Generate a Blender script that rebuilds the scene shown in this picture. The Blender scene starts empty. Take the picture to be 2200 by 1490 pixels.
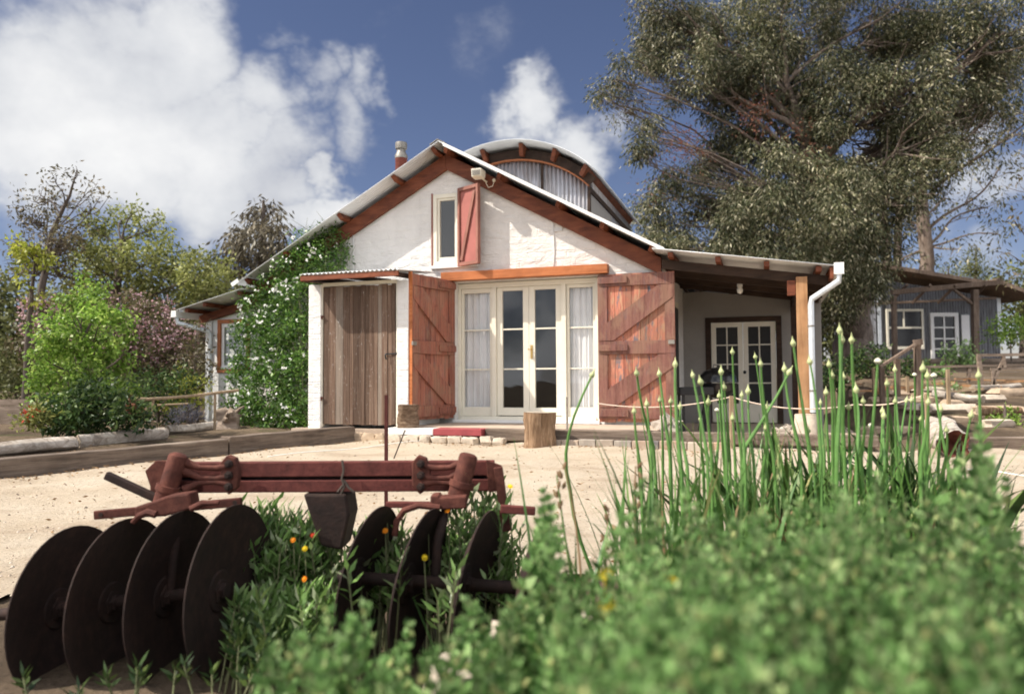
import bpy, math, random
import numpy as np
from mathutils import Vector, Matrix
random.seed(7); RNG=np.random.default_rng(7)
sc=bpy.context.scene
COL=sc.collection
rad=math.radians
# ---------------------------------------------------------------- camera
PITCH=rad(2.6); ROLL=-0.006; FPX=1645.0; CZ=1.0
RM=Matrix.Rotation(math.pi/2+PITCH,3,'X')@Matrix.Rotation(ROLL,3,'Z')
cd=bpy.data.cameras.new('camera'); cam=bpy.data.objects.new('camera',cd); COL.objects.link(cam)
cam.location=(0,0,CZ); cam.rotation_euler=RM.to_euler()
cd.sensor_fit='HORIZONTAL'; cd.sensor_width=37.45; cd.lens=37.45*FPX/2200
cd.clip_start=.05; cd.clip_end=5000
cd.dof.use_dof=True; cd.dof.focus_distance=5.2; cd.dof.aperture_fstop=2.1
sc.camera=cam
def ray(px,py): return RM@Vector(((px-1100)/FPX,-(py-745)/FPX,-1))
def P(px,py,Y):
    d=ray(px,py); return Vector((0,0,CZ))+d*(Y/d.y)
def G(px,py,z=0.):
    d=ray(px,py); return Vector((0,0,CZ))+d*((z-CZ)/d.z)
YAW=rad(18.3); BO=Vector((0,12.5,0)); BU=Vector((math.cos(YAW),-math.sin(YAW),0)); BV=Vector((math.sin(YAW),math.cos(YAW),0))
def FP(px,py,v=0.):
    d=ray(px,py); c=Vector((0,0,CZ)); t=(BO+BV*v-c).dot(BV)/d.dot(BV); p=c+d*t-BO
    return p.dot(BU),p.z
def L(u,v,z): return BO+BU*u+BV*v+Vector((0,0,z))
# ---------------------------------------------------------------- mesh builder
class MB:
    def __init__(s): s.v=[]; s.f=[]; s.m=[]; s.mi=0
    def add(s,vs,fs):
        o=len(s.v); s.v+= [tuple(p) for p in vs]; s.f+=[tuple(i+o for i in f) for f in fs]; s.m+=[s.mi]*len(fs); return s
    def box(s,x0,x1,y0,y1,z0,z1):
        return s.add([(x0,y0,z0),(x1,y0,z0),(x1,y1,z0),(x0,y1,z0),(x0,y0,z1),(x1,y0,z1),(x1,y1,z1),(x0,y1,z1)],
            [(3,2,1,0),(4,5,6,7),(0,1,5,4),(1,2,6,5),(2,3,7,6),(3,0,4,7)])
    def bar(s,p,q,w,h,up=(0,0,1)):
        p=Vector(p);q=Vector(q);d=(q-p).normalized();u=Vector(up)
        a=d.cross(u)
        if a.length<1e-4: a=d.cross(Vector((1,0,0)))
        a.normalize(); b=a.cross(d).normalized(); a=a*(w/2); b=b*(h/2)
        vs=[p-a-b,p+a-b,p+a+b,p-a+b,q-a-b,q+a-b,q+a+b,q-a+b]
        return s.add(vs,[(0,1,2,3),(7,6,5,4),(4,5,1,0),(5,6,2,1),(6,7,3,2),(7,4,0,3)])
    def prism(s,poly,axis,a0,a1):
        # poly list of 2d points; axis 'y': (x,z) extruded in y ; 'x': (y,z) ; 'z': (x,y)
        n=len(poly)
        def mk(p,a):
            if axis=='y': return (p[0],a,p[1])
            if axis=='x': return (a,p[0],p[1])
            return (p[0],p[1],a)
        vs=[mk(p,a0) for p in poly]+[mk(p,a1) for p in poly]
        fs=[tuple(range(n)),tuple(range(2*n-1,n-1,-1))]+[(i,i+n,(i+1)%n+n,(i+1)%n) for i in range(n)]
        return s.add(vs,fs)
    def tube(s,pts,r,n=8,cap=True):
        pts=[Vector(p) for p in pts]
        if not hasattr(r,'__len__'): r=[r]*len(pts)
        vs=[];fs=[]
        d0=(pts[1]-pts[0]).normalized(); a=d0.orthogonal().normalized()
        for i,p in enumerate(pts):
            if i==0:d=pts[1]-pts[0]
            elif i==len(pts)-1:d=pts[-1]-pts[-2]
            else:d=pts[i+1]-pts[i-1]
            d.normalize(); a=(a-d*a.dot(d))
            if a.length<1e-5:a=d.orthogonal()
            a.normalize(); b=d.cross(a)
            for k in range(n):
                t=2*math.pi*k/n; vs.append(p+(a*math.cos(t)+b*math.sin(t))*r[i])
        for i in range(len(pts)-1):
            for k in range(n):
                fs.append((i*n+k,i*n+(k+1)%n,(i+1)*n+(k+1)%n,(i+1)*n+k))
        if cap: fs.append(tuple(range(n-1,-1,-1))); fs.append(tuple(range((len(pts)-1)*n,len(pts)*n)))
        return s.add(vs,fs)
    def lathe(s,prof,c=(0,0,0),n=16,ax=None):
        # prof (r,z)
        c=Vector(c); z=Vector(ax).normalized() if ax else Vector((0,0,1)); a=z.orthogonal().normalized(); b=z.cross(a)
        vs=[];fs=[]
        for r,h in prof:
            for k in range(n):
                t=2*math.pi*k/n; vs.append(c+z*h+(a*math.cos(t)+b*math.sin(t))*r)
        for i in range(len(prof)-1):
            for k in range(n): fs.append((i*n+k,i*n+(k+1)%n,(i+1)*n+(k+1)%n,(i+1)*n+k))
        fs.append(tuple(range(n-1,-1,-1))); fs.append(tuple(range((len(prof)-1)*n,len(prof)*n)))
        return s.add(vs,fs)
    def sheet(s,grid):
        R=len(grid);Cn=len(grid[0]); vs=[p for r in grid for p in r]
        return s.add(vs,[(i*Cn+j,i*Cn+j+1,(i+1)*Cn+j+1,(i+1)*Cn+j) for i in range(R-1) for j in range(Cn-1)])
    def build(s,name,mat,parent=None,at=None,smooth=False,bevel=0,solid=0,ang=40):
        off=Vector((0,0,0))
        if parent is not None: off=OFF.get(parent.name,off)
        elif at is not None: off=Vector(at)
        me=bpy.data.meshes.new(name); me.from_pydata([(p[0]-off.x,p[1]-off.y,p[2]-off.z) for p in s.v],[],s.f)
        mats=mat if isinstance(mat,(list,tuple)) else [mat]
        for m in mats: me.materials.append(m)
        if len(mats)>1: me.polygons.foreach_set('material_index',s.m)
        return link(name,me,parent,off if parent is None else None,smooth,bevel,solid,ang)
OFF={}
def link(name,me,parent=None,off=None,smooth=False,bevel=0,solid=0,ang=40):
    o=bpy.data.objects.new(name,me); COL.objects.link(o)
    if smooth:
        me.polygons.foreach_set('use_smooth',[True]*len(me.polygons))
        me.update()
        try: me.set_sharp_from_angle(angle=rad(ang))
        except Exception: pass
    if parent is not None:
        o.parent=parent; OFF[o.name]=OFF.get(parent.name,Vector((0,0,0)))
    elif off is not None:
        o.location=off; OFF[o.name]=Vector(off)
    if solid:
        m=o.modifiers.new('solid','SOLIDIFY'); m.thickness=solid; m.offset=0
    if bevel:
        m=o.modifiers.new('bevel','BEVEL'); m.width=bevel; m.segments=2; m.limit_method='ANGLE'; m.angle_limit=rad(40); m.use_clamp_overlap=True
    return o
def tag(o,label,cat,group=None,kind=None):
    o['label']=label; o['category']=cat
    if group:o['group']=group
    if kind:o['kind']=kind
    return o
def empty(name,loc,label,cat,group=None,rz=0,localframe=False):
    o=bpy.data.objects.new(name,None); COL.objects.link(o); o.location=loc; o.rotation_euler=(0,0,rz); o.empty_display_size=.1
    OFF[o.name]=Vector((0,0,0)) if localframe else Vector(loc)
    return tag(o,label,cat,group)
def struct(o): o['kind']='structure'; return o
# ---------------------------------------------------------------- materials
def nt(name):
    m=bpy.data.materials.new(name); m.use_nodes=True; t=m.node_tree; return m,t,t.nodes['Principled BSDF'],t.nodes['Material Output']
def ND(t,ty,**k):
    n=t.nodes.new(ty)
    for a,b in k.items():
        if a.startswith('_'): n.inputs[int(a[1:])].default_value=b
        else: setattr(n,a,b)
    return n
def ramp(t,fac,stops):
    r=t.nodes.new('ShaderNodeValToRGB'); e=r.color_ramp.elements
    while len(e)<len(stops): e.new(.5)
    for i,(p,c) in enumerate(stops): e[i].position=p; e[i].color=(*c,1)
    t.links.new(fac,r.inputs[0]); return r.outputs[0]
def mixc(t,fac,a,b,mode='MIX'):
    n=t.nodes.new('ShaderNodeMix'); n.data_type='RGBA'; n.blend_type=mode
    for s,x in ((0,fac),(6,a),(7,b)):
        if hasattr(x,'links') : t.links.new(x,n.inputs[s])
        else: n.inputs[s].default_value=x if s==0 else (*x,1)
    return n.outputs[2]
def coord(t,scale=(1,1,1),rot=(0,0,0)):
    c=t.nodes.new('ShaderNodeTexCoord'); m=t.nodes.new('ShaderNodeMapping'); m.inputs['Scale'].default_value=scale; m.inputs['Rotation'].default_value=rot
    t.links.new(c.outputs['Object'],m.inputs[0]); return m.outputs[0]
def noise(t,vec,scale,detail=6,rough=.6,dist=0):
    n=t.nodes.new('ShaderNodeTexNoise'); n.inputs['Scale'].default_value=scale; n.inputs['Detail'].default_value=detail; n.inputs['Roughness'].default_value=rough; n.inputs['Distortion'].default_value=dist
    t.links.new(vec,n.inputs['Vector']); return n.outputs['Fac']
def math_(t,op,a,b=0.,clamp=False):
    n=t.nodes.new('ShaderNodeMath'); n.operation=op; n.use_clamp=clamp
    for i,x in enumerate((a,b)):
        if hasattr(x,'links'): t.links.new(x,n.inputs[i])
        else: n.inputs[i].default_value=x
    return n.outputs[0]
def maprange(t,x,a,b,c=0.,d=1.):
    n=t.nodes.new('ShaderNodeMapRange'); n.interpolation_type='SMOOTHSTEP'
    t.links.new(x,n.inputs[0])
    for i,k in enumerate((a,b,c,d)): n.inputs[i+1].default_value=k
    return n.outputs[0]
def bump(t,h,bs,strength=.4,dist=.01):
    b=t.nodes.new('ShaderNodeBump'); b.inputs['Strength'].default_value=strength; b.inputs['Distance'].default_value=dist
    t.links.new(h,b.inputs['Height']); t.links.new(b.outputs[0],bs.inputs['Normal']); return b
def island(t): 
    return t.nodes.new('ShaderNodeNewGeometry').outputs['Random Per Island']
def wood(name,stops,scale=(20,20,1.5),bs=.5,rough=.75,var=.35,rot=(0,0,0),bd=.006):
    m,t,b,o=nt(name); v=coord(t,scale,rot); n=noise(t,v,1.,8,.62,.6)
    c=ramp(t,n,stops); r=maprange(t,island(t),0,1,1-var,1+var*.6)
    h=t.nodes.new('ShaderNodeHueSaturation'); t.links.new(c,h.inputs['Color']); t.links.new(r,h.inputs['Value'])
    n2=noise(t,coord(t,(1,1,1)),2.3,5); d=maprange(t,n2,.3,.7,.75,1.1)
    c2=t.nodes.new('ShaderNodeHueSaturation'); t.links.new(h.outputs[0],c2.inputs['Color']); t.links.new(d,c2.inputs['Value'])
    t.links.new(c2.outputs[0],b.inputs['Base Color']); b.inputs['Roughness'].default_value=rough; b.inputs['Specular IOR Level'].default_value=.3
    bump(t,n,b,bs,bd); return m
def plain(name,c,rough=.6,metal=0,var=.12,scale=6,bs=.1,spec=.4):
    m,t,b,o=nt(name); v=coord(t); n=noise(t,v,scale,7,.65)
    lo=tuple(x*(1-var) for x in c); hi=tuple(min(1,x*(1+var)) for x in c)
    t.links.new(ramp(t,n,[(.3,lo),(.7,hi)]),b.inputs['Base Color']); b.inputs['Roughness'].default_value=rough; b.inputs['Metallic'].default_value=metal; b.inputs['Specular IOR Level'].default_value=spec
    if bs: bump(t,noise(t,v,scale*6,6,.6),b,bs,.004)
    return m
M={}
RED=[(.25,(.05,.014,.006)),(.45,(.13,.038,.014)),(.6,(.24,.075,.026)),(.8,(.32,.11,.042))]
M['rafter']=wood('stained_timber',[(.25,(.075,.02,.009)),(.5,(.19,.055,.024)),(.75,(.27,.09,.042))],(3,14,14),.35,.6,.2)
M['lintel']=wood('oiled_timber',[(.25,(.30,.085,.025)),(.5,(.46,.15,.05)),(.75,(.55,.21,.085))],(1.5,16,22),.3,.55,.05)
M['dark_timber']=wood('dark_timber',[(.3,(.03,.018,.013)),(.7,(.075,.045,.03))],(3,14,14),.4,.8,.2)
M['post']=wood('post_timber',[(.25,(.30,.14,.06)),(.5,(.46,.25,.12)),(.75,(.55,.33,.18))],(14,14,1.2),.3,.7,.1)
M['plank']=wood('weathered_planks',[(.22,(.07,.045,.033)),(.45,(.17,.115,.085)),(.6,(.25,.18,.14)),(.75,(.36,.31,.265)),(.9,(.5,.5,.47))],(30,30,1.0),.7,.9,.45)
def plankmat():
    m,t,b,o=nt('weathered_planks'); n=noise(t,coord(t,(34,34,1.1)),1.,8,.65,.5); i=island(t)
    c=ramp(t,n,[(.25,(.06,.036,.026)),(.45,(.14,.088,.062)),(.6,(.205,.138,.10)),(.8,(.30,.225,.175))])
    c=mixc(t,maprange(t,i,.78,.86,0,.25),c,(.33,.34,.30))
    f=noise(t,coord(t,(60,60,16)),1.,6,.7); f2=noise(t,coord(t,(6,6,1.5)),1.4,4,.6)
    c=mixc(t,math_(t,'MULTIPLY',maprange(t,f,.6,.66,0,.9),maprange(t,f2,.45,.6,.1,1.)),c,(.62,.60,.56))
    r=maprange(t,i,0,1,.62,1.2); h=t.nodes.new('ShaderNodeHueSaturation'); t.links.new(c,h.inputs['Color']); t.links.new(r,h.inputs['Value'])
    t.links.new(h.outputs[0],b.inputs['Base Color']); b.inputs['Roughness'].default_value=.9; b.inputs['Specular IOR Level'].default_value=.2; bump(t,n,b,.7,.006); return m
M['plank']=plankmat()
M['sleeper']=wood('sleeper_timber',[(.25,(.07,.052,.04)),(.5,(.2,.15,.115)),(.75,(.34,.27,.21))],(1.5,1.5,26),.9,.95,.25,bd=.012)
M['greywood']=wood('grey_timber',[(.25,(.11,.08,.06)),(.5,(.25,.19,.145)),(.75,(.38,.31,.25))],(3,22,22),.7,.9,.3)
M['greypost']=wood('grey_post',[(.25,(.11,.075,.055)),(.5,(.24,.17,.125)),(.75,(.34,.26,.2))],(22,22,2),.7,.9,.3)
M['log']=wood('log_bark',[(.25,(.13,.10,.08)),(.45,(.40,.34,.28)),(.7,(.62,.56,.49))],(2.2,14,14),1.,.95,.25,bd=.02)
M['stump']=wood('stump_bark',[(.25,(.06,.035,.02)),(.5,(.25,.155,.09)),(.75,(.46,.33,.22))],(22,22,2.2),1.,.95,.2,bd=.02)
M['sawn']=wood('sawn_end',[(.3,(.3,.23,.16)),(.7,(.5,.42,.33))],(9,9,9),.6,.95,.1)
M['stake']=wood('stake_timber',[(.3,(.32,.22,.13)),(.7,(.5,.38,.25))],(20,20,2),.3,.85,.2)
M['rough_log']=wood('fibrous_log',[(.25,(.05,.03,.02)),(.5,(.17,.11,.07)),(.75,(.34,.25,.17))],(9,9,26),1.,.95,.2,bd=.03)
def barn_door_mat(name,blue,worn,stops=None):
    m,t,b,o=nt(name); v=coord(t,(22,22,1.5)); n=noise(t,v,1.,9,.65,.8)
    c=ramp(t,n,stops or [(.25,(.10,.035,.02)),(.40,(.24,.065,.033)),(.54,(.38,.10,.045)),(.68,(.48,.15,.065)),(.85,(.5,.24,.13))])
    w=noise(t,coord(t,(13,13,3.)),1.,8,.72,.5)
    c=mixc(t,maprange(t,w,.52,.63,0,worn),c,(.46,.26,.13))
    bl=noise(t,coord(t,(7,7,1.7)),1.3,9,.76,.4)
    c=mixc(t,maprange(t,bl,.535,.60,0,blue),c,(.12,.135,.165))
    dk=noise(t,coord(t,(5,5,1.2)),1.7,6,.6); c=mixc(t,maprange(t,dk,.62,.75,0,.7),c,(.09,.045,.03))
    r=maprange(t,island(t),0,1,.72,1.12); h=t.nodes.new('ShaderNodeHueSaturation'); t.links.new(c,h.inputs['Color']); t.links.new(r,h.inputs['Value'])
    h.inputs['Saturation'].default_value=.86; pg=noise(t,coord(t,(3,3,2)),1.3,8,.7); c3=mixc(t,maprange(t,pg,.48,.6,0,.5),h.outputs[0],(.27,.16,.105)); t.links.new(c3,b.inputs['Base Color']); b.inputs['Roughness'].default_value=.78; b.inputs['Specular IOR Level'].default_value=.3
    bump(t,n,b,.5,.006); return m
M['doorA']=barn_door_mat('worn_red_paint_left',.25,.35)
M['doorB']=barn_door_mat('worn_red_paint_right',.9,.85,[(.25,(.14,.045,.025)),(.4,(.34,.085,.04)),(.55,(.50,.14,.06)),(.7,(.58,.22,.09)),(.85,(.55,.34,.18))])
M['doorB_rail']=barn_door_mat('worn_red_rails',.25,.2,[(.25,(.10,.035,.025)),(.42,(.20,.065,.043)),(.6,(.29,.105,.07)),(.8,(.38,.18,.13))])
def masonry(name,c,bsz=(.32,.13),stren=.6,dirt=.12,mort=.3):
    m,t,b,o=nt(name)
    cc=t.nodes.new('ShaderNodeTexCoord'); sp=t.nodes.new('ShaderNodeSeparateXYZ'); t.links.new(cc.outputs['Object'],sp.inputs[0])
    cb=t.nodes.new('ShaderNodeCombineXYZ'); t.links.new(math_(t,'ADD',sp.outputs[0],sp.outputs[1]),cb.inputs[0]); t.links.new(sp.outputs[2],cb.inputs[1])
    nv=t.nodes.new('ShaderNodeTexNoise'); nv.inputs['Scale'].default_value=5; nv.inputs['Detail'].default_value=3; t.links.new(cc.outputs['Object'],nv.inputs['Vector'])
    vm=t.nodes.new('ShaderNodeVectorMath'); vm.operation='MULTIPLY_ADD'; t.links.new(nv.outputs['Color'],vm.inputs[0]); vm.inputs[1].default_value=(.06,.05,0); t.links.new(cb.outputs[0],vm.inputs[2])
    br=t.nodes.new('ShaderNodeTexBrick'); t.links.new(vm.outputs[0],br.inputs['Vector']); br.inputs['Scale'].default_value=1; br.inputs['Brick Width'].default_value=bsz[0]; br.inputs['Row Height'].default_value=bsz[1]; br.inputs['Mortar Size'].default_value=.012; br.inputs['Mortar Smooth'].default_value=1.
    br.offset_frequency=2
    v=cc.outputs['Object']; n=noise(t,v,14,8,.65); n3=noise(t,v,3.,5,.6)
    nl=noise(t,coord(t,(3.2,3.2,7.5)),1.,4,.55,.8); h=math_(t,'ADD',math_(t,'MULTIPLY',math_(t,'MULTIPLY',br.outputs['Fac'],maprange(t,n3,.4,.62,.12,1.)),-mort),math_(t,'ADD',math_(t,'MULTIPLY',n,.75),math_(t,'MULTIPLY',nl,1.5)))
    lo=tuple(x*(1-dirt) for x in c)
    col=ramp(t,noise(t,v,1.6,7,.65),[(.3,lo),(.6,c)])
    st=noise(t,coord(t,(5,5,.6)),1.5,6,.65)
    col=mixc(t,maprange(t,st,.6,.8,0,dirt*1.5),col,(.42,.37,.31))
    t.links.new(col,b.inputs['Base Color']); b.inputs['Roughness'].default_value=.85; b.inputs['Specular IOR Level'].default_value=.25
    bump(t,h,b,stren,.03); return m
M['wall']=masonry('whitewashed_masonry',(.79,.755,.71),dirt=.16,stren=.75)
M['pier']=masonry('whitewashed_brick',(.80,.78,.75),(.23,.086),.5,.1,.4)
M['cream']=plain('cream_paint',(.79,.74,.61),.45,0,.05,4,.06)
M['white']=plain('white_paint',(.80,.79,.76),.45,0,.05,4,.06)
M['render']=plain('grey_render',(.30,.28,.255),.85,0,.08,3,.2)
M['board']=plain('white_board',(.74,.73,.70),.6,0,.1,5,.15)
M['sheet']=plain('metal_roof_sheet',(.62,.64,.65),.38,.15,.12,2.,.05,.5)
M['sheet_under']=plain('white_sheet',(.74,.75,.75),.4,.1,.1,2.5,.05,.5)
def galv(name,c,c2,k=.5):
    m,t,b,o=nt(name); v=coord(t); n=noise(t,coord(t,(6,6,.9)),1.4,8,.65); col=ramp(t,n,[(.35,c2),(.55,c),(.8,tuple(x*1.15 for x in c))])
    t.links.new(col,b.inputs['Base Color']); b.inputs['Metallic'].default_value=k; b.inputs['Roughness'].default_value=.42; bump(t,noise(t,v,30,5),b,.08,.003); return m
M['galv']=galv('galvanised_iron',(.46,.46,.49),(.30,.27,.26),.25)
M['galv2']=galv('weathered_iron',(.18,.185,.20),(.085,.083,.085),.15)
M['rustmetal']=plain('rusty_flue',(.17,.045,.03),.7,.2,.4,8,.3)
M['steel']=plain('dull_steel',(.26,.24,.21),.5,.5,.2,8,.1)
M['galvpipe']=plain('galvanised_pipe',(.66,.69,.71),.35,.4,.1,6,.05)
M['brass']=plain('brass',(.62,.42,.16),.3,.9,.1,8,0)
M['black']=plain('black_enamel',(.012,.012,.013),.25,0,.2,5,0,.5)
M['blackmatte']=plain('black_paint',(.02,.02,.02),.6,0,.2,5,.1)
M['pinkshutter']=plain('faded_red_paint',(.34,.115,.095),.7,0,.14,3.5,.2)
M['pinkframe']=wood('shutter_frame',[(.3,(.25,.10,.075)),(.7,(.36,.17,.13))],(14,14,2),.3,.75,.1)
M['orangetrim']=plain('orange_trim',(.40,.14,.055),.6,0,.2,8,.1)
M['redboard']=plain('red_board',(.30,.055,.06),.6,0,.2,5,.2)
M['curtain']=plain('curtain_cloth',(.80,.79,.78),.9,0,.05,3,0,.1)
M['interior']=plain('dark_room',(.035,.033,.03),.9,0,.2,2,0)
M['rope']=plain('rope',(.62,.50,.40),.9,0,.1,20,.2)
M['brickpave']=plain('deck_paving',(.44,.34,.26),.9,0,.18,5,.3)
M['stone']=plain('pale_stone',(.50,.42,.33),.9,0,.28,9,.7)
M['rock']=plain('sandstone',(.44,.33,.23),.9,0,.3,5,.7)
def brickmat():
    m,t,b,o=nt('old_brick'); oi=t.nodes.new('ShaderNodeObjectInfo'); v=coord(t); n=noise(t,v,12,7,.65)
    c=ramp(t,oi.outputs['Random'],[(0,(.30,.25,.2)),(.3,(.42,.25,.16)),(.6,(.48,.38,.29)),(.85,(.13,.12,.12)),(1,(.5,.42,.33))])
    c=mixc(t,maprange(t,n,.4,.7,0,.6),c,(.5,.43,.35)); t.links.new(c,b.inputs['Base Color']); b.inputs['Roughness'].default_value=.9; bump(t,n,b,.5,.01); return m
M['brick']=brickmat()
def rustmat(name,a,b_,c_):
    m,t,b,o=nt(name); v=coord(t); n=noise(t,v,22,9,.7); n2=noise(t,v,4,5,.6)
    c=ramp(t,n,[(.3,a),(.52,b_),(.75,c_)]); c=mixc(t,maprange(t,n2,.35,.7,0,.55),c,a)
    t.links.new(c,b.inputs['Base Color']); b.inputs['Roughness'].default_value=.82; b.inputs['Specular IOR Level'].default_value=.25; bump(t,noise(t,v,70,6),b,.45,.004); return m
M['rust']=rustmat('rusted_iron',(.05,.018,.013),(.12,.04,.028),(.20,.075,.05))
M['rustbeam']=rustmat('rusted_red_beam',(.07,.022,.018),(.135,.038,.031),(.19,.06,.046))
M['rustdark']=rustmat('dark_rust_disc',(.020,.014,.012),(.036,.021,.017),(.065,.034,.025))
def sand():
    m,t,b,o=nt('sand_gravel'); v=coord(t); n=noise(t,v,1.1,8,.62); f=noise(t,v,55,8,.75); g=noise(t,v,9,6,.7)
    c=ramp(t,n,[(.3,(.47,.375,.27)),(.5,(.56,.465,.35)),(.7,(.61,.525,.41))])
    c=mixc(t,maprange(t,f,.55,.64,0,.75),c,(.17,.115,.08)); c=mixc(t,maprange(t,noise(t,coord(t,(.5,1.6,1)),1.2,6,.65),.5,.68,0,.4),c,(.34,.24,.165)); c=mixc(t,maprange(t,f,.30,.42,.5,0),c,(.66,.58,.48)); c=mixc(t,maprange(t,g,.58,.72,0,.45),c,(.33,.24,.165))
    t.links.new(c,b.inputs['Base Color']); b.inputs['Roughness'].default_value=.95; b.inputs['Specular IOR Level'].default_value=.15
    bump(t,math_(t,'ADD',f,math_(t,'MULTIPLY',g,1.8)),b,.8,.03); return m
M['sand']=sand()
def soil():
    m,t,b,o=nt('soil'); v=coord(t); n=noise(t,v,.5,8,.65); f=noise(t,v,18,8,.7)
    c=ramp(t,n,[(.3,(.055,.04,.028)),(.5,(.13,.095,.065)),(.7,(.22,.165,.11))]); c=mixc(t,maprange(t,f,.5,.66,0,.6),c,(.035,.028,.02)); c=mixc(t,maprange(t,noise(t,v,1.3,7,.7),.55,.7,0,.7),c,(.06,.075,.025))
    t.links.new(c,b.inputs['Base Color']); b.inputs['Roughness'].default_value=.95; b.inputs['Specular IOR Level'].default_value=.1; bump(t,f,b,.8,.04); return m
M['soil']=soil()
def glass():
    m,t,b,o=nt('window_glass'); t.nodes.remove(b); lw=t.nodes.new('ShaderNodeLayerWeight'); lw.inputs[0].default_value=.5; frv=math_(t,'ADD',math_(t,'MULTIPLY',math_(t,'POWER',lw.outputs['Facing'],5.),.9),.08)
    g=t.nodes.new('ShaderNodeBsdfGlossy'); g.inputs['Roughness'].default_value=.015; tr=t.nodes.new('ShaderNodeBsdfTransparent'); tr.inputs[0].default_value=(.96,.97,.97,1)
    n=noise(t,coord(t),1.3,2); bp=t.nodes.new('ShaderNodeBump'); bp.inputs['Strength'].default_value=.12; bp.inputs['Distance'].default_value=.03; t.links.new(n,bp.inputs['Height']); t.links.new(bp.outputs[0],g.inputs['Normal'])
    mx=t.nodes.new('ShaderNodeMixShader'); t.links.new(frv,mx.inputs[0]); t.links.new(tr.outputs[0],mx.inputs[1]); t.links.new(g.outputs[0],mx.inputs[2]); t.links.new(mx.outputs[0],o.inputs[0]); return m
M['glass']=glass()
def leaf(name,stops,rough=.5,trans=.3,spec=.35,clump=.45,cs=1.2):
    m,t,b,o=nt(name); r=island(t); c=ramp(t,r,stops)
    n=noise(t,coord(t),cs,4,.6); d=maprange(t,n,.35,.65,1-clump,1+clump*.7)
    h=t.nodes.new('ShaderNodeHueSaturation'); t.links.new(c,h.inputs['Color']); t.links.new(d,h.inputs['Value'])
    t.links.new(h.outputs[0],b.inputs['Base Color']); b.inputs['Roughness'].default_value=rough; b.inputs['Specular IOR Level'].default_value=spec
    if trans:
        tl=t.nodes.new('ShaderNodeBsdfTranslucent'); t.links.new(h.outputs[0],tl.inputs[0]); mx=t.nodes.new('ShaderNodeMixShader'); mx.inputs[0].default_value=trans
        t.links.new(b.outputs[0],mx.inputs[1]); t.links.new(tl.outputs[0],mx.inputs[2]); t.links.new(mx.outputs[0],o.inputs[0])
    return m
M['euc']=leaf('gum_leaves',[(0,(.042,.052,.024)),(.38,(.095,.105,.05)),(.66,(.155,.155,.078)),(.84,(.25,.225,.13)),(.94,(.45,.41,.27)),(1,(.62,.58,.42))],.5,.25,.22,.35,.45)  # palest stops paint sunlit leaves and glints, along with pale capsules
M['eucred']=leaf('red_shoots',[(0,(.10,.035,.022)),(.5,(.20,.07,.04)),(1,(.27,.12,.07))],.5,.3,.3,.3,1)
M['locust']=leaf('yellow_green_leaves',[(0,(.12,.14,.035)),(.5,(.25,.27,.075)),(1,(.40,.41,.15))],.5,.4,.3,.4,.7)
M['redgum']=leaf('reddish_gum_leaves',[(0,(.07,.055,.04)),(.5,(.135,.115,.07)),(1,(.25,.21,.14))],.45,.25,.4,.4,.8)
M['brown']=leaf('sparse_brown_leaves',[(0,(.09,.08,.045)),(.6,(.16,.14,.07)),(1,(.25,.19,.11))],.5,.3,.3,.3,1)
M['lime']=leaf('fresh_lime_leaves',[(0,(.11,.20,.03)),(.5,(.24,.40,.06)),(1,(.46,.58,.15))],.45,.5,.35,.35,2)
M['yellow']=leaf('golden_leaves',[(0,(.20,.24,.03)),(.5,(.33,.36,.05)),(1,(.46,.46,.09))],.5,.4,.3,.3,1.5)
M['blossom']=leaf('pink_blossom',[(0,(.30,.14,.16)),(.5,(.52,.31,.33)),(1,(.70,.52,.53))],.6,.3,.2,.3,1.5)
M['maroon']=leaf('dull_green_leaves',[(0,(.07,.07,.03)),(.5,(.13,.11,.055)),(1,(.18,.15,.07))],.5,.3,.3,.3,1.5)
M['darkgreen']=leaf('dark_green_leaves',[(0,(.025,.055,.018)),(.6,(.06,.11,.028)),(1,(.16,.22,.06))],.45,.3,.35,.45,1.5)
M['backtree']=leaf('background_leaves',[(0,(.09,.105,.035)),(.6,(.17,.185,.065)),(1,(.27,.27,.11))],.5,.3,.3,.4,.5)
M['vine']=leaf('climber_leaves',[(0,(.04,.10,.018)),(.5,(.105,.22,.04)),(1,(.23,.36,.08))],.4,.35,.4,.4,1.8)
M['petal']=plain('white_petal',(.85,.84,.78),.6,0,.05,5,0,.2)
M['herb']=leaf('herb_leaves',[(0,(.07,.14,.045)),(.35,(.16,.29,.09)),(.7,(.26,.42,.15)),(.92,(.38,.52,.23)),(1,(.52,.50,.22))],.6,.38,.15,.4,5)
M['onionstem']=leaf('onion_green',[(0,(.10,.24,.055)),(.6,(.19,.35,.10)),(1,(.30,.42,.13))],.4,.15,.4,.2,6)
M['bud']=plain('onion_bud',(.50,.54,.26),.6,0,.2,40,0,.3)
M['bud_dry']=plain('onion_bud_pale',(.66,.63,.48),.65,0,.15,40,0,.3)
M['gaz']=leaf('grey_green_leaves',[(0,(.10,.19,.05)),(.5,(.22,.37,.10)),(.85,(.34,.45,.19)),(1,(.5,.55,.34))],.4,.3,.45,.3,5)
M['orange']=plain('orange_petal',(.75,.27,.015),.6,0,.15,30,0,.2)
M['yellowpetal']=plain('yellow_petal',(.75,.55,.03),.6,0,.15,30,0,.2)
M['redpetal']=plain('red_petal',(.45,.05,.02),.6,0,.15,30,0,.2)
M['dry']=leaf('dry_stalk',[(0,(.22,.13,.07)),(1,(.36,.24,.13))],.7,.2,.2,.2,4)
M['blade']=leaf('strap_leaves',[(0,(.06,.15,.03)),(.6,(.13,.25,.06)),(.9,(.22,.33,.11)),(1,(.38,.34,.14))],.45,.3,.4,.25,5)
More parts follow.
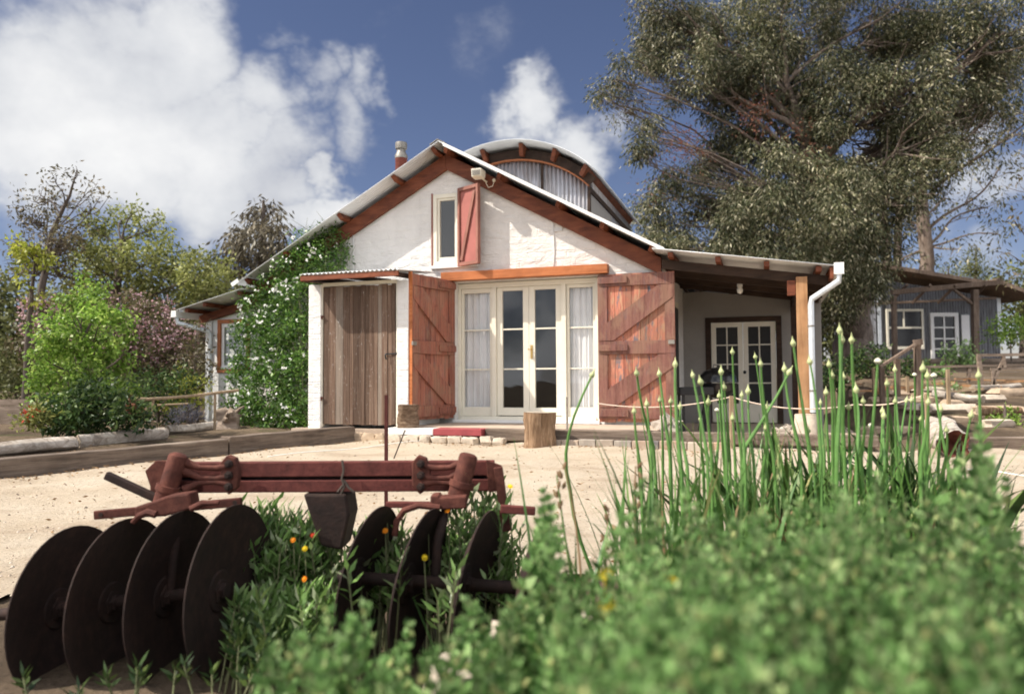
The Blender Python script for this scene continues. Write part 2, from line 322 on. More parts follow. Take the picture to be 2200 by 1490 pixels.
M['lavender']=leaf('lavender',[(0,(.14,.14,.15)),(1,(.26,.25,.30))],.6,.2,.2,.3,5)
def bark(name,stops,scale=(7,7,1.6)):
    m,t,b,o=nt(name); n=noise(t,coord(t,scale),1.,8,.65,.8); t.links.new(ramp(t,n,stops),b.inputs['Base Color']); b.inputs['Roughness'].default_value=.85; bump(t,n,b,.8,.03); return m
M['gumbark']=bark('gum_bark',[(.25,(.06,.042,.034)),(.5,(.14,.105,.085)),(.7,(.24,.19,.155))])
M['gumlimb']=bark('pale_gum_bark',[(.25,(.08,.055,.042)),(.5,(.17,.125,.095)),(.7,(.30,.245,.20))],(5,5,1.5))
M['bark']=bark('brown_bark',[(.3,(.05,.037,.028)),(.7,(.12,.09,.07))])
M['twig']=bark('green_twig',[(.3,(.12,.14,.06)),(.7,(.2,.2,.1))])
# ================================================================ BARN (local frame u right along facade, v into the barn, z up)
B=empty('barn',BO,'whitewashed barn with gabled iron roof, red double doors and curved roof lantern','barn',rz=-YAW,localframe=True)
U0=-1.13; ZR=4.97; SL=.55
def zs(u): return ZR-SL*abs(u-U0)
def part(mb,name,mat,parent=None,**k): return mb.build(name,mat,parent or B,**k)
# walls
mb=MB()
def strip(u0,u1,z0,z1=None,v0=0,v1=.3):
    if z1 is None:
        pts=[(u0,z0),(u1,z0),(u1,zs(u1)-.15)]
        if u0<U0<u1: pts.append((U0,ZR-.15))
        pts.append((u0,zs(u0)-.15))
    else: pts=[(u0,z0),(u1,z0),(u1,z1),(u0,z1)]
    mb.prism(pts,'y',v0,v1)
strip(-4.95,-1.40,0); strip(-1.40,-1.01,0,2.97); strip(-1.40,-1.01,4.19); strip(-1.01,-.93,2.67,2.97); strip(-1.01,-.93,4.19); strip(-.93,1.43,2.67); strip(1.43,2.45,0)
mb.box(2.15,2.45,.3,9.3,0,2.75); mb.box(-4.95,-4.65,.3,9.3,0,2.6)
mb.prism([(-4.65,0),(2.15,0),(2.15,zs(2.15)-.15),(U0,ZR-.15),(-4.65,zs(-4.65)-.15)],'y',9.0,9.3)
part(mb,'wall',M['wall'])
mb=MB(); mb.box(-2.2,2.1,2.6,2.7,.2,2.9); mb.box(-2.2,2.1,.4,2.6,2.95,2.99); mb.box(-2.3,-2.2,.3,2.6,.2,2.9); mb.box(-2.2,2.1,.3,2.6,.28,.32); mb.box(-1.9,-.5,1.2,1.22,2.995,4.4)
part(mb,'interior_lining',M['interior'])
# conduit and crack lines on gable
mb=MB(); mb.tube([(.72,-.012,3.79),(.72,-.012,3.45),(.73,-.012,3.1),(.71,-.012,2.84)],.008,5); mb.tube([(.86,-.012,3.72),(.86,-.012,3.42),(.74,-.012,3.42)],.012,5); mb.tube([(-2.93,-.012,3.75),(-2.93,-.012,2.75)],.012,5)
part(mb,'conduit',M['board'])
# corrugated sheets
def corr(p0,along,across,n1,L2,amp=.009,pitch=.076,nrm=None,rows=2,seg=6):
    p0=Vector(p0);along=Vector(along);across=Vector(across); na=across.normalized(); nn=nrm or along.cross(na).normalized()
    n=int(L2/pitch*seg); g=[]
    for r in range(rows):
        g.append([p0+along*(r/(rows-1))+na*(L2*i/n)+nn*(amp*math.sin(2*math.pi*i/seg)) for i in range(n+1)])
    return g
mb=MB(); mb.sheet(corr((U0,-.43,ZR),(-3.97,0,-SL*3.97),(0,1,0),2,9.8,.016)); part(mb,'roof',M['sheet_under'],smooth=True,solid=.004)
mb=MB(); mb.sheet(corr((U0,-.43,ZR),(3.66,0,-SL*3.66),(0,1,0),2,9.8,.014)); part(mb,'roof',M['sheet_under'],smooth=True,solid=.004)
mb=MB(); mb.prism([(U0+.1,ZR-.055+.018),(U0+.1,ZR-.055-.04),(2.53,ZR-SL*3.66-.04),(2.53,ZR-SL*3.66+.018)],'y',-.444,-.432); part(mb,'roof_flashing',M['white'])
mb=MB()
mb.prism([(U0-.14,ZR-.055),(U0,ZR+.022),(U0+.14,ZR-.055),(U0+.14,ZR-.045),(U0,ZR+.034),(U0-.14,ZR-.045)],'y',-.435,9.35); part(mb,'ridge_cap',M['steel'])
# rafters on the wall face
cs=1/math.sqrt(1+SL*SL)
for sgn,ue in ((-1,-5.0),(1,2.44)):
    zt=lambda u: zs(u)-.125
    mb=MB(); 
    if sgn<0: poly=[(ue,zt(ue)),(ue,zt(ue)-.26),(U0,ZR-.125-.26),(U0,ZR-.125)]
    else: poly=[(U0+.003,ZR-.125),(U0+.003,ZR-.385),(ue,zt(ue)-.26),(ue,zt(ue))]
    mb.prism(poly,'y',-.09,-.004); part(mb,'rafter',M['rafter'],bevel=.004)
# purlins
for u in (-1.25,-1.98,-3.02,-4.1,-4.9,-.98,-.05,.92,1.62,2.36):
    sg=-1 if u<U0 else 1; z=zs(u)-.012; d=Vector((cs,0,-SL*cs*sg)) if sg>0 else Vector((cs,0,SL*cs)); n=Vector((-d.z,0,d.x))
    c=Vector((u,0,z))-n*.062
    mb=MB(); a=d*.036; b=n*.048
    y0,y1=-.40,9.2
    mb.add([c-a-b+Vector((0,y0+.05,0)),c+a-b+Vector((0,y0+.05,0)),c+a+b+Vector((0,y0,0)),c-a+b+Vector((0,y0,0)),c-a-b+Vector((0,y1,0)),c+a-b+Vector((0,y1,0)),c+a+b+Vector((0,y1,0)),c-a+b+Vector((0,y1,0))],[(0,1,2,3),(7,6,5,4),(4,5,1,0),(5,6,2,1),(6,7,3,2),(7,4,0,3)])
    part(mb,'purlin',M['rafter'],bevel=.003)
# clerestory lantern with curved roof
CU,CZc=-1.2,3.37; VF=3.75
def arc(R,a): return (CU+R*math.sin(a),CZc+R*math.cos(a))
mb=MB(); W0=-2.85; W1=.45
mb.sheet(corr((W0,VF,3.3),(0,0,3.0),(1,0,0),2,W1-W0,.02,.09))
me_pts=[]
# trim front wall to arch
for i,p in enumerate(mb.v):
    if p[2]>3.4: mb.v[i]=(p[0],p[1],CZc+math.sqrt(max(0,2.50**2-(p[0]-CU)**2)))
    else: mb.v[i]=(p[0],p[1],zs(p[0])-.1)
mb.sheet([[(W1,VF,3.9),(W1,9.2,3.9)],[(W1,VF,5.3),(W1,9.2,5.3)]]); mb.sheet([[(W0,VF,3.9),(W0,9.2,3.9)],[(W0,VF,5.3),(W0,9.2,5.3)]])
CL=part(mb,'clerestory',M['galv'],smooth=True,solid=.006,ang=70)
A0,A1=-.80,.80
Rs=2.72; g=[]
for r in range(25):
    a=A0+(A1-A0)*r/24; row=[]
    for i in range(int(6.1/.076*6)+1):
        rr=Rs+.010*math.sin(2*math.pi*i/6); u,z=arc(rr,a); row.append((u,3.22+i*.076/6,z))
    g.append(row)
mb=MB(); mb.sheet(g); part(mb,'curved_roof',M['sheet_under'],CL,smooth=True,solid=.005)
mb=MB(); n=28; pts=[arc(2.42,A0+.02+(A1-A0-.04)*i/n) for i in range(n+1)]+[arc(2.62,A1-.02-(A1-A0-.04)*i/n) for i in range(n+1)]
for i in range(n):
    mb.prism([pts[i],pts[i+1],pts[2*n-i],pts[2*n+1-i]],'y',VF-.09,VF-.02)
part(mb,'arched_fascia',M['dark_timber'],CL)
mb=MB(); 
for i in range(n): mb.prism([arc(2.395,A0+.02+(A1-A0-.04)*i/n),arc(2.395,A0+.02+(A1-A0-.04)*(i+1)/n),arc(2.418,A0+.02+(A1-A0-.04)*(i+1)/n),arc(2.418,A0+.02+(A1-A0-.04)*i/n)],'y',VF-.12,VF-.02)
part(mb,'arch_trim',M['orangetrim'],CL)
for u in (-2.55,-1.75,-.93,-.24,.38):
    a=math.asin((u-CU)/2.5); mb=MB(); d=Vector((math.sin(a),0,math.cos(a))); s=Vector((d.z,0,-d.x))*.045; c=Vector((CU,0,CZc))
    q=[c+d*2.46-s,c+d*2.46+s,c+d*2.695+s,c+d*2.695-s]
    f=[p+Vector((0,3.40,0)) for p in q]; f[0]+=Vector((0,.12,0)); f[1]+=Vector((0,.12,0)); bk=[p+Vector((0,9.1,0)) for p in q]
    mb.add(f+bk,[(0,1,2,3),(7,6,5,4),(4,5,1,0),(5,6,2,1),(6,7,3,2),(7,4,0,3)]); part(mb,'roof_batten',M['rafter'],CL,bevel=.004)
mb=MB(); mb.box(-.56,-.50,VF-.035,VF-.014,4.6,5.68); part(mb,'mullion_post',M['dark_timber'],CL)
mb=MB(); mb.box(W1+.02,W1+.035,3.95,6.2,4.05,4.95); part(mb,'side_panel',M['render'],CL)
mb=MB(); mb.box(W1+.0,W1+.06,VF-.03,VF+.06,4.0,5.32); mb.box(W1+.004,W1+.05,VF+.06,9.1,5.0,5.1); part(mb,'corner_trim',M['dark_timber'],CL)
# flue
fu,fz=FP(862,315,2.6); mb=MB(); c=(fu,2.6,3.4)
mb.lathe([(.125,0),(.125,fz-3.4-.30),(.13,fz-3.4-.29),(.13,fz-3.4-.26),(.10,fz-3.4-.25),(.10,fz-3.4-.2)],c,18); FL=part(mb,'flue',M['rustmetal'],smooth=True)
mb=MB(); mb.lathe([(.135,fz-3.4-.26),(.135,fz-3.4-.2),(.095,fz-3.4-.12),(.09,fz-3.4-.06),(.12,fz-3.4-.055),(.125,fz-3.4-.0),(.125,fz-3.4+.05),(.12,fz-3.4+.08),(.03,fz-3.4+.09)],c,18); part(mb,'cowl',M['steel'],FL,smooth=True)
# floodlight
lu,lz=FP(1030,376,-.28)
mb=MB(); mb.prism([(-.42,lz-.055),(-.26,lz-.07),(-.22,lz-.02),(-.22,lz+.07),(-.44,lz+.07)],'x',lu-.085,lu+.085); mb.bar((lu,-.24,lz-.02),(lu+.06,-.09,lz-.08),.03,.02); FLt=part(mb,'floodlight',M['cream'],bevel=.006)
mb=MB(); 
for i in range(4): mb.box(lu-.07,lu+.07,-.447-.0+.002*i,-.436,lz-.035+i*.022,lz-.022+i*.022)
part(mb,'lamp_grille',M['steel'],FLt)
mb=MB(); mb.lathe([(.03,0),(.03,.02),(.02,.035)],(lu+.19,-.092,lz-.06),12,(0,-1,0)); mb.tube([(lu+.19,-.11,lz-.09),(lu+.17,-.12,lz-.16),(lu+.1,-.13,lz-.18),(lu+.06,-.14,lz-.1)],.007,6); part(mb,'junction_cable',M['cream'],smooth=True)
# gable window
mb=MB(); w0,w1,h0,h1=-1.40,-.93,2.97,4.19
mb.box(w0,w0+.07,-.012,.1,h0,h1); mb.box(w1-.05,w1,-.012,.1,h0,h1); mb.box(w0+.07,w1-.05,-.012,.1,h1-.07,h1); mb.box(w0+.07,w1-.05,-.012,.1,h0,h0+.07)
mb.box(w0+.07,w0+.115,.01,.07,h0+.07,h1-.07); mb.box(w1-.08,w1-.05,.01,.07,h0+.07,h1-.07); mb.box(w0+.115,w1-.08,.01,.07,h1-.11,h1-.07); mb.box(w0+.115,w1-.08,.01,.07,h0+.07,h0+.14)
GW=part(mb,'gable_window',M['cream'],bevel=.004)
mb=MB(); mb.add([(w0+.11,.038,h0+.13),(w1-.075,.038,h0+.13),(w1-.075,.038,h1-.1),(w0+.11,.038,h1-.1)],[(0,1,2,3)]); part(mb,'pane',M['glass'],GW)
mb=MB(); mb.box(w0-.03,w0-.003,-.02,.02,h0-.06,h1+.02); part(mb,'trim',M['pinkframe'],GW)
mb=MB(); mb.box(w0-.03,w1+.35,-.06,-.003,h0-.055,h0-.005); part(mb,'sill',M['white'],GW,bevel=.004)
# opened gable shutter, hinged on the right jamb
hx,hv=-.915,-.02; fx,fv=-.465,-.24
d=Vector((fx-hx,fv-hv,0)); Ls=d.length; d.normalize(); nn=Vector((-d.y,d.x,0))  # back side
def SP(a,b,z): return Vector((hx,hv,0))+d*a+nn*b+Vector((0,0,z))
def shbox(mb,a0,a1,b0,b1,z0,z1):
    mb.add([SP(a0,b0,z0),SP(a1,b0,z0),SP(a1,b1,z0),SP(a0,b1,z0),SP(a0,b0,z1),SP(a1,b0,z1),SP(a1,b1,z1),SP(a0,b1,z1)],[(3,2,1,0),(4,5,6,7),(0,1,5,4),(1,2,6,5),(2,3,7,6),(3,0,4,7)])
s0,s1=2.93,4.25
mb=MB(); shbox(mb,.05,Ls-.05,-.012,.012,s0+.05,s1-.05); SHT=part(mb,'shutter',M['pinkshutter'])
mb=MB(); shbox(mb,0,.05,-.045,.02,s0,s1); shbox(mb,Ls-.05,Ls,-.045,.02,s0,s1); shbox(mb,.05,Ls-.05,-.045,.02,s0,s0+.06); shbox(mb,.05,Ls-.05,-.045,.02,s1-.06,s1); part(mb,'shutter_frame',M['pinkframe'],SHT,bevel=.004)
mb=MB(); mb.bar(SP(.09,-.03,s0+.09),SP(Ls-.09,-.03,s1-.1),.03,.06,(0,0,1)) ; part(mb,'brace',M['pinkframe'],SHT,bevel=.003)
# lintel
mb=MB(); mb.box(-1.2,1.62,-.15,-.002,2.685,2.83); part(mb,'lintel',M['lintel'],bevel=.006)
# french door set
fv0,fv1=.16,.26
f0,f1,zb,zt2=-1.01,1.40,.34,2.66
mb=MB()
mb.box(f0,f0+.055,fv0-.02,fv1,zb,zt2); mb.box(f1-.04,f1+.03,fv0-.02,fv1,zb,zt2); mb.box(f0+.055,f1-.04,fv0-.02,fv1,2.575,zt2); mb.box(f0+.055,f1-.04,fv0-.05,fv1,zb,.43)
mb.box(-.40,-.325,fv0-.025,fv1,.43,2.575); mb.box(.80,.875,fv0-.025,fv1,.43,2.575)
DF=part(mb,'door_frame',M['cream'],bevel=.004)
mb=MB(); mb.box(f0-.02,f1+.05,-.06,fv0-.05,.33,.375); part(mb,'threshold',M['white'],bevel=.005)
def leafdoor(a0,a1,z0,z1,st,top,bot,munts,name,parent=None,v0=.175,v1=.225,vm=0):
    mb=MB(); mb.box(a0,a0+st,v0,v1,z0,z1); mb.box(a1-st,a1,v0,v1,z0,z1); mb.box(a0+st,a1-st,v0,v1,z1-top,z1); mb.box(a0+st,a1-st,v0,v1,z0,z0+bot)
    for z in munts: mb.box(a0+st,a1-st,v0+.008,v1-.008,z-.012,z+.012)
    for k in range(vm):
        x=a0+st+(a1-a0-2*st)*(k+1)/(vm+1); zz=[z0+bot]+sorted(munts)+[z1-top]
        for i in range(len(zz)-1): mb.box(x-.012,x+.012,v0+.008,v1-.008,zz[i]+(.012 if i else 0),zz[i+1]-(.012 if i<len(zz)-2 else 0))
    o=part(mb,name,M['cream'],parent,bevel=.003)
    vm_=(v0+v1)/2; mb=MB(); mb.add([(a0+st-.003,vm_,z0+bot-.003),(a1-st+.003,vm_,z0+bot-.003),(a1-st+.003,vm_,z1-top+.003),(a0+st-.003,vm_,z1-top+.003)],[(0,1,2,3)]); part(mb,'pane',M['glass'],o)
    return o
def curtain(a0,a1,z0,z1,v,parent,gath=0,seed=0):
    rr=random.Random(seed); mb=MB(); n=90; g=[]; ph=[rr.random()*6 for _ in range(4)]
    for r in range(14):
        t=r/13; row=[]
        for i in range(n+1):
            x=i/n; w=(1-gath*math.sin(math.pi*min(1,t*1.0))**2*.5)
            uu=a0+(a1-a0)*(x*w if gath>=0 else 1-(1-x)*(1+gath*math.sin(math.pi*t)*.4))
            dv=.014*math.sin(x*31+ph[0]+.8*math.sin(t*2+ph[1]))+.008*math.sin(x*57+ph[2])+.006*math.sin(x*13+t*3+ph[3])
            row.append((uu,v+dv,z1+(z0-z1)*t))
        g.append(row)
    mb.sheet(g); return part(mb,'curtain',M['curtain'],parent,smooth=True)
S1=leafdoor(-.952,-.403,.433,2.572,.045,.075,.15,[1.21,1.87],'sidelight'); curtain(-.93,-.42,.5,2.52,.255,S1,0,1)
S2=leafdoor(.878,1.357,.433,2.572,.045,.055,.15,[1.21,1.87],'sidelight'); curtain(.90,1.34,.5,2.52,.255,S2,.0,2)
D1=leafdoor(-.322,.236,.443,2.572,.10,.06,.13,[1.21,1.87],'french_door'); D2=leafdoor(.240,.797,.443,2.572,.10,.06,.13,[1.21,1.87],'french_door')
mb=MB(); mb.box(.262,.302,.165,.174,1.38,1.6); mb.tube([(.282,.165,1.53),(.282,.115,1.53),(.23,.112,1.53)],.01,8); mb.lathe([(.018,0),(.018,.02)],(.282,.165,1.42),10,(0,-1,0)); part(mb,'handle',M['brass'],D2,smooth=True)
# big ledged and braced doors
def barn_door(h,fr,z0,z1,mats,side,label):
    h=Vector((*h,0)); fr=Vector((*fr,0)); d=(fr-h); W=d.length; d.normalize(); n=Vector((d.y,-d.x,0))
    if side<0: n=-n       # n = side that carries rails (seen face)
    def Q(a,b,z): return h+d*a+n*b+Vector((0,0,z))
    def qb(mb,a0,a1,b0,b1,za,zb_,ta=0,tb=0):
        mb.add([Q(a0,b0,za),Q(a1,b0,za),Q(a1,b1,za),Q(a0,b1,za),Q(a0,b0,zb_),Q(a1,b0,zb_),Q(a1,b1,zb_),Q(a0,b1,zb_)],[(3,2,1,0),(4,5,6,7),(0,1,5,4),(1,2,6,5),(2,3,7,6),(3,0,4,7)])
    mb=MB(); x=0; rr=random.Random(3)
    nb=9; bw=W/nb
    for i in range(nb): qb(mb,i*bw+.002,(i+1)*bw-.002,-.012+rr.uniform(-.002,.002),.012+rr.uniform(-.002,.002),z0+rr.uniform(0,.02),z1-rr.uniform(0,.01))
    o=part(mb,'barn_door',mats[0],bevel=.002); o['label']=label
    zm=(z0+z1)/2; ra=.17
    for (a,b) in ((z0+.06,z0+.06+ra),(zm-ra*.6,zm+ra*.6),(z1-.03-ra,z1-.03)): mb=MB(); qb(mb,0,W,.0145,.045,a,b); part(mb,'ledge',mats[1],o,bevel=.004)
    for (a,b) in ((z0+.06+ra+.002,zm-ra*.6-.002),(zm+ra*.6+.002,z1-.03-ra-.002)):
        for s0_,s1_ in ((0,.15),(W-.15,W)): mb=MB(); qb(mb,s0_,s1_,.0145,.043,a,b); part(mb,'stile',mats[1],o,bevel=.004)
    for (a,b) in ((z0+.06+ra+.012,zm-ra*.6-.012),(zm+ra*.6+.012,z1-.03-ra-.012)):
        mb=MB(); bw2=.17
        pts=[(.03,a),(.03+bw2*1.25,a),(W-.03,b-bw2*1.1),(W-.03,b),(W-.03-bw2*1.25,b),(.03,a+bw2*1.1)]
        m=len(pts); vs=[Q(p[0],.0155,p[1]) for p in pts]+[Q(p[0],.052,p[1]) for p in pts]
        mb.add(vs,[tuple(range(m)),tuple(range(2*m-1,m-1,-1))]+[(i,(i+1)%m,(i+1)%m+m,i+m) for i in range(m)])
        part(mb,'brace',mats[1],o,bevel=.004)
    for z in (z0+.06+ra*.5,zm,z1-.03-ra*.45):
        mb=MB(); qb(mb,.01,.47,.0465,.075,z-.05,z+.05); 
        for k in range(4): mb.lathe([(.009,0),(.009,.004),(.004,.007)],Q(.07+k*.11,.0755,z),8,n)
        part(mb,'hinge_block',mats[1],o,bevel=.004)
    return o,Q,n,W
DL,QL,nL,WL=barn_door((-1.03,-.03),(-1.27,-1.17),.40,2.70,(M['doorA'],M['doorA']),-1,'left barn door standing open at right angles')
DR,QR,nR,WR=barn_door((1.45,-.055),(2.64,-.085),.36,2.675,(M['doorB'],M['doorB_rail']),1,'right barn door with peeling orange and blue paint')
mb=MB(); mb.add([QL(WL+.002,-.02,.42),QL(WL+.012,-.02,.42),QL(WL+.012,.05,.42),QL(WL+.002,.05,.42),QL(WL+.002,-.02,2.71),QL(WL+.012,-.02,2.71),QL(WL+.012,.05,2.71),QL(WL+.002,.05,2.71)],[(3,2,1,0),(4,5,6,7),(0,1,5,4),(1,2,6,5),(2,3,7,6),(3,0,4,7)]); part(mb,'edge_strip',M['lintel'],DL)
mb=MB(); mb.bar(QL(WL-.08,.06,1.60),QL(WL+.02,.06,1.60),.03,.06); part(mb,'latch',M['steel'],DL,bevel=.003)
mb=MB(); mb.bar(QR(WR-.1,.058,1.585),QR(WR-.005,.058,1.585),.025,.06); part(mb,'latch',M['steel'],DR,bevel=.003)
# ---------------- verandah
VS=-.155
def zv(u): return 2.965+VS*(u-2.36)
mb=MB(); mb.sheet(corr((2.36,-.5,2.965),(2.5,0,VS*2.5),(0,1,0),2,6.2,.008)); part(mb,'verandah_roof',M['sheet_under'],smooth=True,solid=.004)
for u in (2.62,3.3,3.97,4.66):
    mb=MB(); mb.bar((u,-.44,zv(u)-.06),(u,5.5,zv(u)-.06),.075,.075); part(mb,'verandah_purlin',M['rafter'],bevel=.003)
for i,v in enumerate((-.12,.75,1.6,2.45)):
    mb=MB(); mb.prism([(2.46,zv(2.46)-.105),(2.46,zv(2.46)-.245),(4.83,zv(4.83)-.245),(4.83,zv(4.83)-.105)],'y',v-.035,v+.035); part(mb,'verandah_rafter',M['dark_timber'],bevel=.003)
mb=MB(); mb.box(4.36,4.51,-.36,-.21,.52,2.46); part(mb,'post',M['post'],bevel=.006)
mb=MB(); mb.box(4.24,4.355,-.34,-.26,2.2,zv(4.3)-.25); part(mb,'post_cleat',M['rafter'],bevel=.004)
mb=MB(); mb.box(4.36,4.47,2.2,2.32,.1,zv(4.42)-.25); part(mb,'post',M['dark_timber']); mb=MB(); mb.box(4.36,4.47,4.9,5.0,.1,zv(4.42)-.25); part(mb,'post',M['dark_timber'])
mb=MB(); mb.box(4.38,4.47,-.2,5.3,zv(4.42)-.40,zv(4.42)-.25); part(mb,'verandah_beam',M['dark_timber'])
mb=MB(); 
gp=[(4.85,2.60),(4.85,2.46),(4.96,2.46),(4.97,2.60),(4.96,2.60),(4.95,2.47),(4.86,2.47),(4.86,2.60)]
mb.prism(gp,'y',-.52,5.7); mb.box(4.848,4.975,-.535,-.521,2.45,2.61); part(mb,'gutter',M['white'])
mb=MB(); mb.tube([(4.91,-.48,2.46),(4.91,-.48,2.36),(4.56,-.44,2.13),(4.545,-.44,2.05),(4.54,-.44,.55)],.042,12); part(mb,'downpipe',M['galvpipe'],smooth=True)
mb=MB(); mb.box(4.8,4.848,-.46,5.6,2.40,2.56); part(mb,'fascia',M['rafter'])
for z in (.85,1.75): mb=MB(); mb.lathe([(.046,-.012),(.046,.012)],(4.54,-.44,z),14); mb.box(4.50,4.58,-.40,-.355,z-.012,z+.012); part(mb,'pipe_bracket',M['steel'])
# verandah back wall with door
mb=MB(); BVv=3.0
mb.box(2.45,2.88,BVv,BVv+.2,0,2.68); mb.box(4.19,4.9,BVv,BVv+.2,0,2.55); mb.prism([(2.88,2.16),(4.19,2.16),(4.19,2.50),(2.88,2.68)],'y',BVv,BVv+.2); mb.box(4.7,4.9,BVv+.2,9,0,2.5)
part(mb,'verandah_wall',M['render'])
mb=MB(); mb.box(2.86,2.96,BVv-.03,BVv+.1,.2,2.18); mb.box(4.12,4.22,BVv-.03,BVv+.1,.2,2.18); mb.box(2.96,4.12,BVv-.03,BVv+.1,2.09,2.18); part(mb,'verandah_door_frame',M['dark_timber'],bevel=.004)
for a0,a1 in ((2.965,3.535),(3.54,4.115)):
    o=leafdoor(a0,a1,.22,2.085,.09,.09,.35,[.95,1.30,1.66],'verandah_door',None,BVv,BVv+.045,1)
    mb=MB(); mb.box(a0+.085,a1-.085,BVv+.012,BVv+.018,.56,2.0); part(mb,'dark_pane_sheet',M['blackmatte'],o)  # black sheet before the glass, painted stand-in for the dark panes in shade
mb=MB(); mb.lathe([(.028,0),(.03,.03),(.012,.05)],(3.56,BVv-.03,1.15),10,(0,-1,0)); part(mb,'door_knob',M['blackmatte'],smooth=True)
mb=MB(); mb.box(2.452,2.5,.55,1.75,.75,2.35); SWi=part(mb,'side_window',M['cream'],bevel=.006)
mb=MB(); mb.box(2.501,2.506,.66,1.64,.86,2.24); part(mb,'pane',M['blackmatte'],SWi)
mb=MB(); mb.lathe([(.05,0),(.05,.03),(.03,.05),(.028,.12),(.045,.15),(.045,.19)],(3.56,.9,zv(3.56)-.09),12,(0,0,-1)); part(mb,'lamp_holder',M['white'],smooth=True)
mb=MB(); mb.lathe([(.028,0),(.045,.03),(.05,.06),(.035,.1),(.01,.115)],(3.56,.9,zv(3.56)-.28),12,(0,0,-1)); part(mb,'light_bulb',M['petal'],smooth=True)
# ---------------- left lean-to wing
mb=MB(); wv=.1
zw=lambda u: 2.36+(u+6.3)*.235
mb.prism([(-6.12,0),(-5.83,0),(-5.83,zw(-5.83)-.2),(-6.12,zw(-6.12)-.2)],'y',wv,wv+.15); mb.box(-5.83,-5.2,wv,wv+.15,0,1.26); mb.prism([(-5.83,2.14),(-5.2,2.14),(-5.2,zw(-5.2)-.2),(-5.83,zw(-5.83)-.2)],'y',wv,wv+.15); mb.prism([(-5.2,0),(-4.95,0),(-4.95,zw(-4.95)-.2),(-5.2,zw(-5.2)-.2)],'y',wv,wv+.15)
mb.box(-6.12,-5.97,wv+.15,7,0,2.15)
part(mb,'wing_wall',M['board'])
mb=MB()
for k in range(9): 
    z=.2+k*.125
    mb.box(-6.12,-4.96,wv-.02,wv-.003,z,z+.115)
part(mb,'weatherboard',M['board'],bevel=.004)
mb=MB(); mb.box(-6.14,-6.0,wv-.03,wv-.022,0,2.2); part(mb,'corner_board',M['board'])
mb=MB(); mb.box(-5.87,-5.80,wv-.04,wv+.1,1.2,2.2); mb.box(-5.23,-5.16,wv-.04,wv+.1,1.2,2.2); mb.box(-5.80,-5.23,wv-.04,wv+.1,2.13,2.2); mb.box(-5.80,-5.23,wv-.05,wv+.1,1.2,1.27); WW=part(mb,'wing_window',M['orangetrim'],bevel=.004)
mb=MB(); mb.box(-5.80,-5.74,wv+.0,wv+.06,1.27,2.13); mb.box(-5.29,-5.23,wv,wv+.06,1.27,2.13); mb.box(-5.74,-5.29,wv,wv+.06,2.06,2.13); mb.box(-5.74,-5.29,wv,wv+.06,1.27,1.34); part(mb,'sash',M['white'],WW)
mb=MB(); mb.box(-5.745,-5.285,wv+.03,wv+.036,1.33,2.07); part(mb,'pane',M['glass'],WW)
mb=MB(); mb.box(-5.9,-5.1,wv+.5,wv+.52,1.0,2.3); part(mb,'window_sheet',M['interior'],WW)  # dark sheet in the room colour, stands in for the unlit interior
mb=MB(); mb.sheet(corr((-4.9,-.5,zw(-4.9)),(-1.42,0,-.235*1.42),(0,1,0),2,7.5)); part(mb,'wing_roof',M['sheet_under'],smooth=True,solid=.004)
for u in (-6.15,-5.75,-5.0):
    mb=MB(); mb.bar((u,-.44,zw(u)-.05),(u,7,zw(u)-.05),.07,.07); part(mb,'wing_purlin',M['rafter'],bevel=.003)
mb=MB(); mb.prism([(-6.25,zw(-6.25)-.09),(-6.25,zw(-6.25)-.24),(-4.9,zw(-4.9)-.24),(-4.9,zw(-4.9)-.09)],'y',wv-.09,wv-.02); part(mb,'wing_rafter',M['rafter'],bevel=.003)
mb=MB(); mb.prism([(-6.33,2.34),(-6.44,2.34),(-6.45,2.22),(-6.33,2.22)],'y',-.5,7); part(mb,'wing_gutter',M['white'],bevel=.004)
mb=MB(); mb.tube([(-6.38,-.42,2.23),(-6.36,-.42,2.12),(-5.96,-.06,1.98),(-5.94,-.03,1.9),(-5.94,-.03,.2)],.045,12); part(mb,'wing_downpipe',M['galvpipe'],smooth=True)
mb=MB(); mb.bar((-5.0,-.46,2.84),(-5.14,-.46,2.765),.02,.07); part(mb,'barge_end',M['white'])
# ================================================================ BRICK CLOSET
K=empty('brick_closet',BO,'small whitewashed brick closet with weathered plank door beside the barn','closet',rz=-YAW,localframe=True)
mb=MB(); kv=-1.2
mb.box(-3.06,-2.83,kv,kv+.23,.1,2.58); mb.box(-1.48,-1.285,kv,kv+.23,.1,2.58); mb.box(-3.06,-2.83,kv+.23,-.01,.1,2.6); mb.box(-1.42,-1.285,kv+.23,-.01,.1,2.6)
mb.build('brick_wall',M['pier'],K,bevel=.012)
mb=MB(); mb.box(-2.83,-2.81,kv+.02,kv+.1,.3,2.58); mb.box(-1.50,-1.48,kv+.02,kv+.1,.3,2.58); mb.box(-2.81,-1.50,kv+.02,kv+.1,2.545,2.6); mb.build('door_jamb',M['cream'],K)
mb=MB(); x=-2.805; rr=random.Random(11)
while x<-1.53:
    w=rr.choice((.07,.085,.1,.115,.135)); w=min(w,-1.505-x); j=rr.uniform(-.006,.006)
    mb.box(x+.002,x+w-.002,kv+.03+j,kv+.055+j,.33+rr.uniform(0,.02),2.54-rr.uniform(0,.015)); x+=w
PD=mb.build('plank_door',M['plank'],K,bevel=.002)
mb=MB(); mb.bar((-1.66,kv+.015,1.44),(-1.46,kv+.015,1.45),.012,.02); mb.tube([(-1.66,kv+.0,1.45),(-1.67,kv-.02,1.42),(-1.66,kv,1.36)],.012,6); mb.build('bolt',M['blackmatte'],PD)
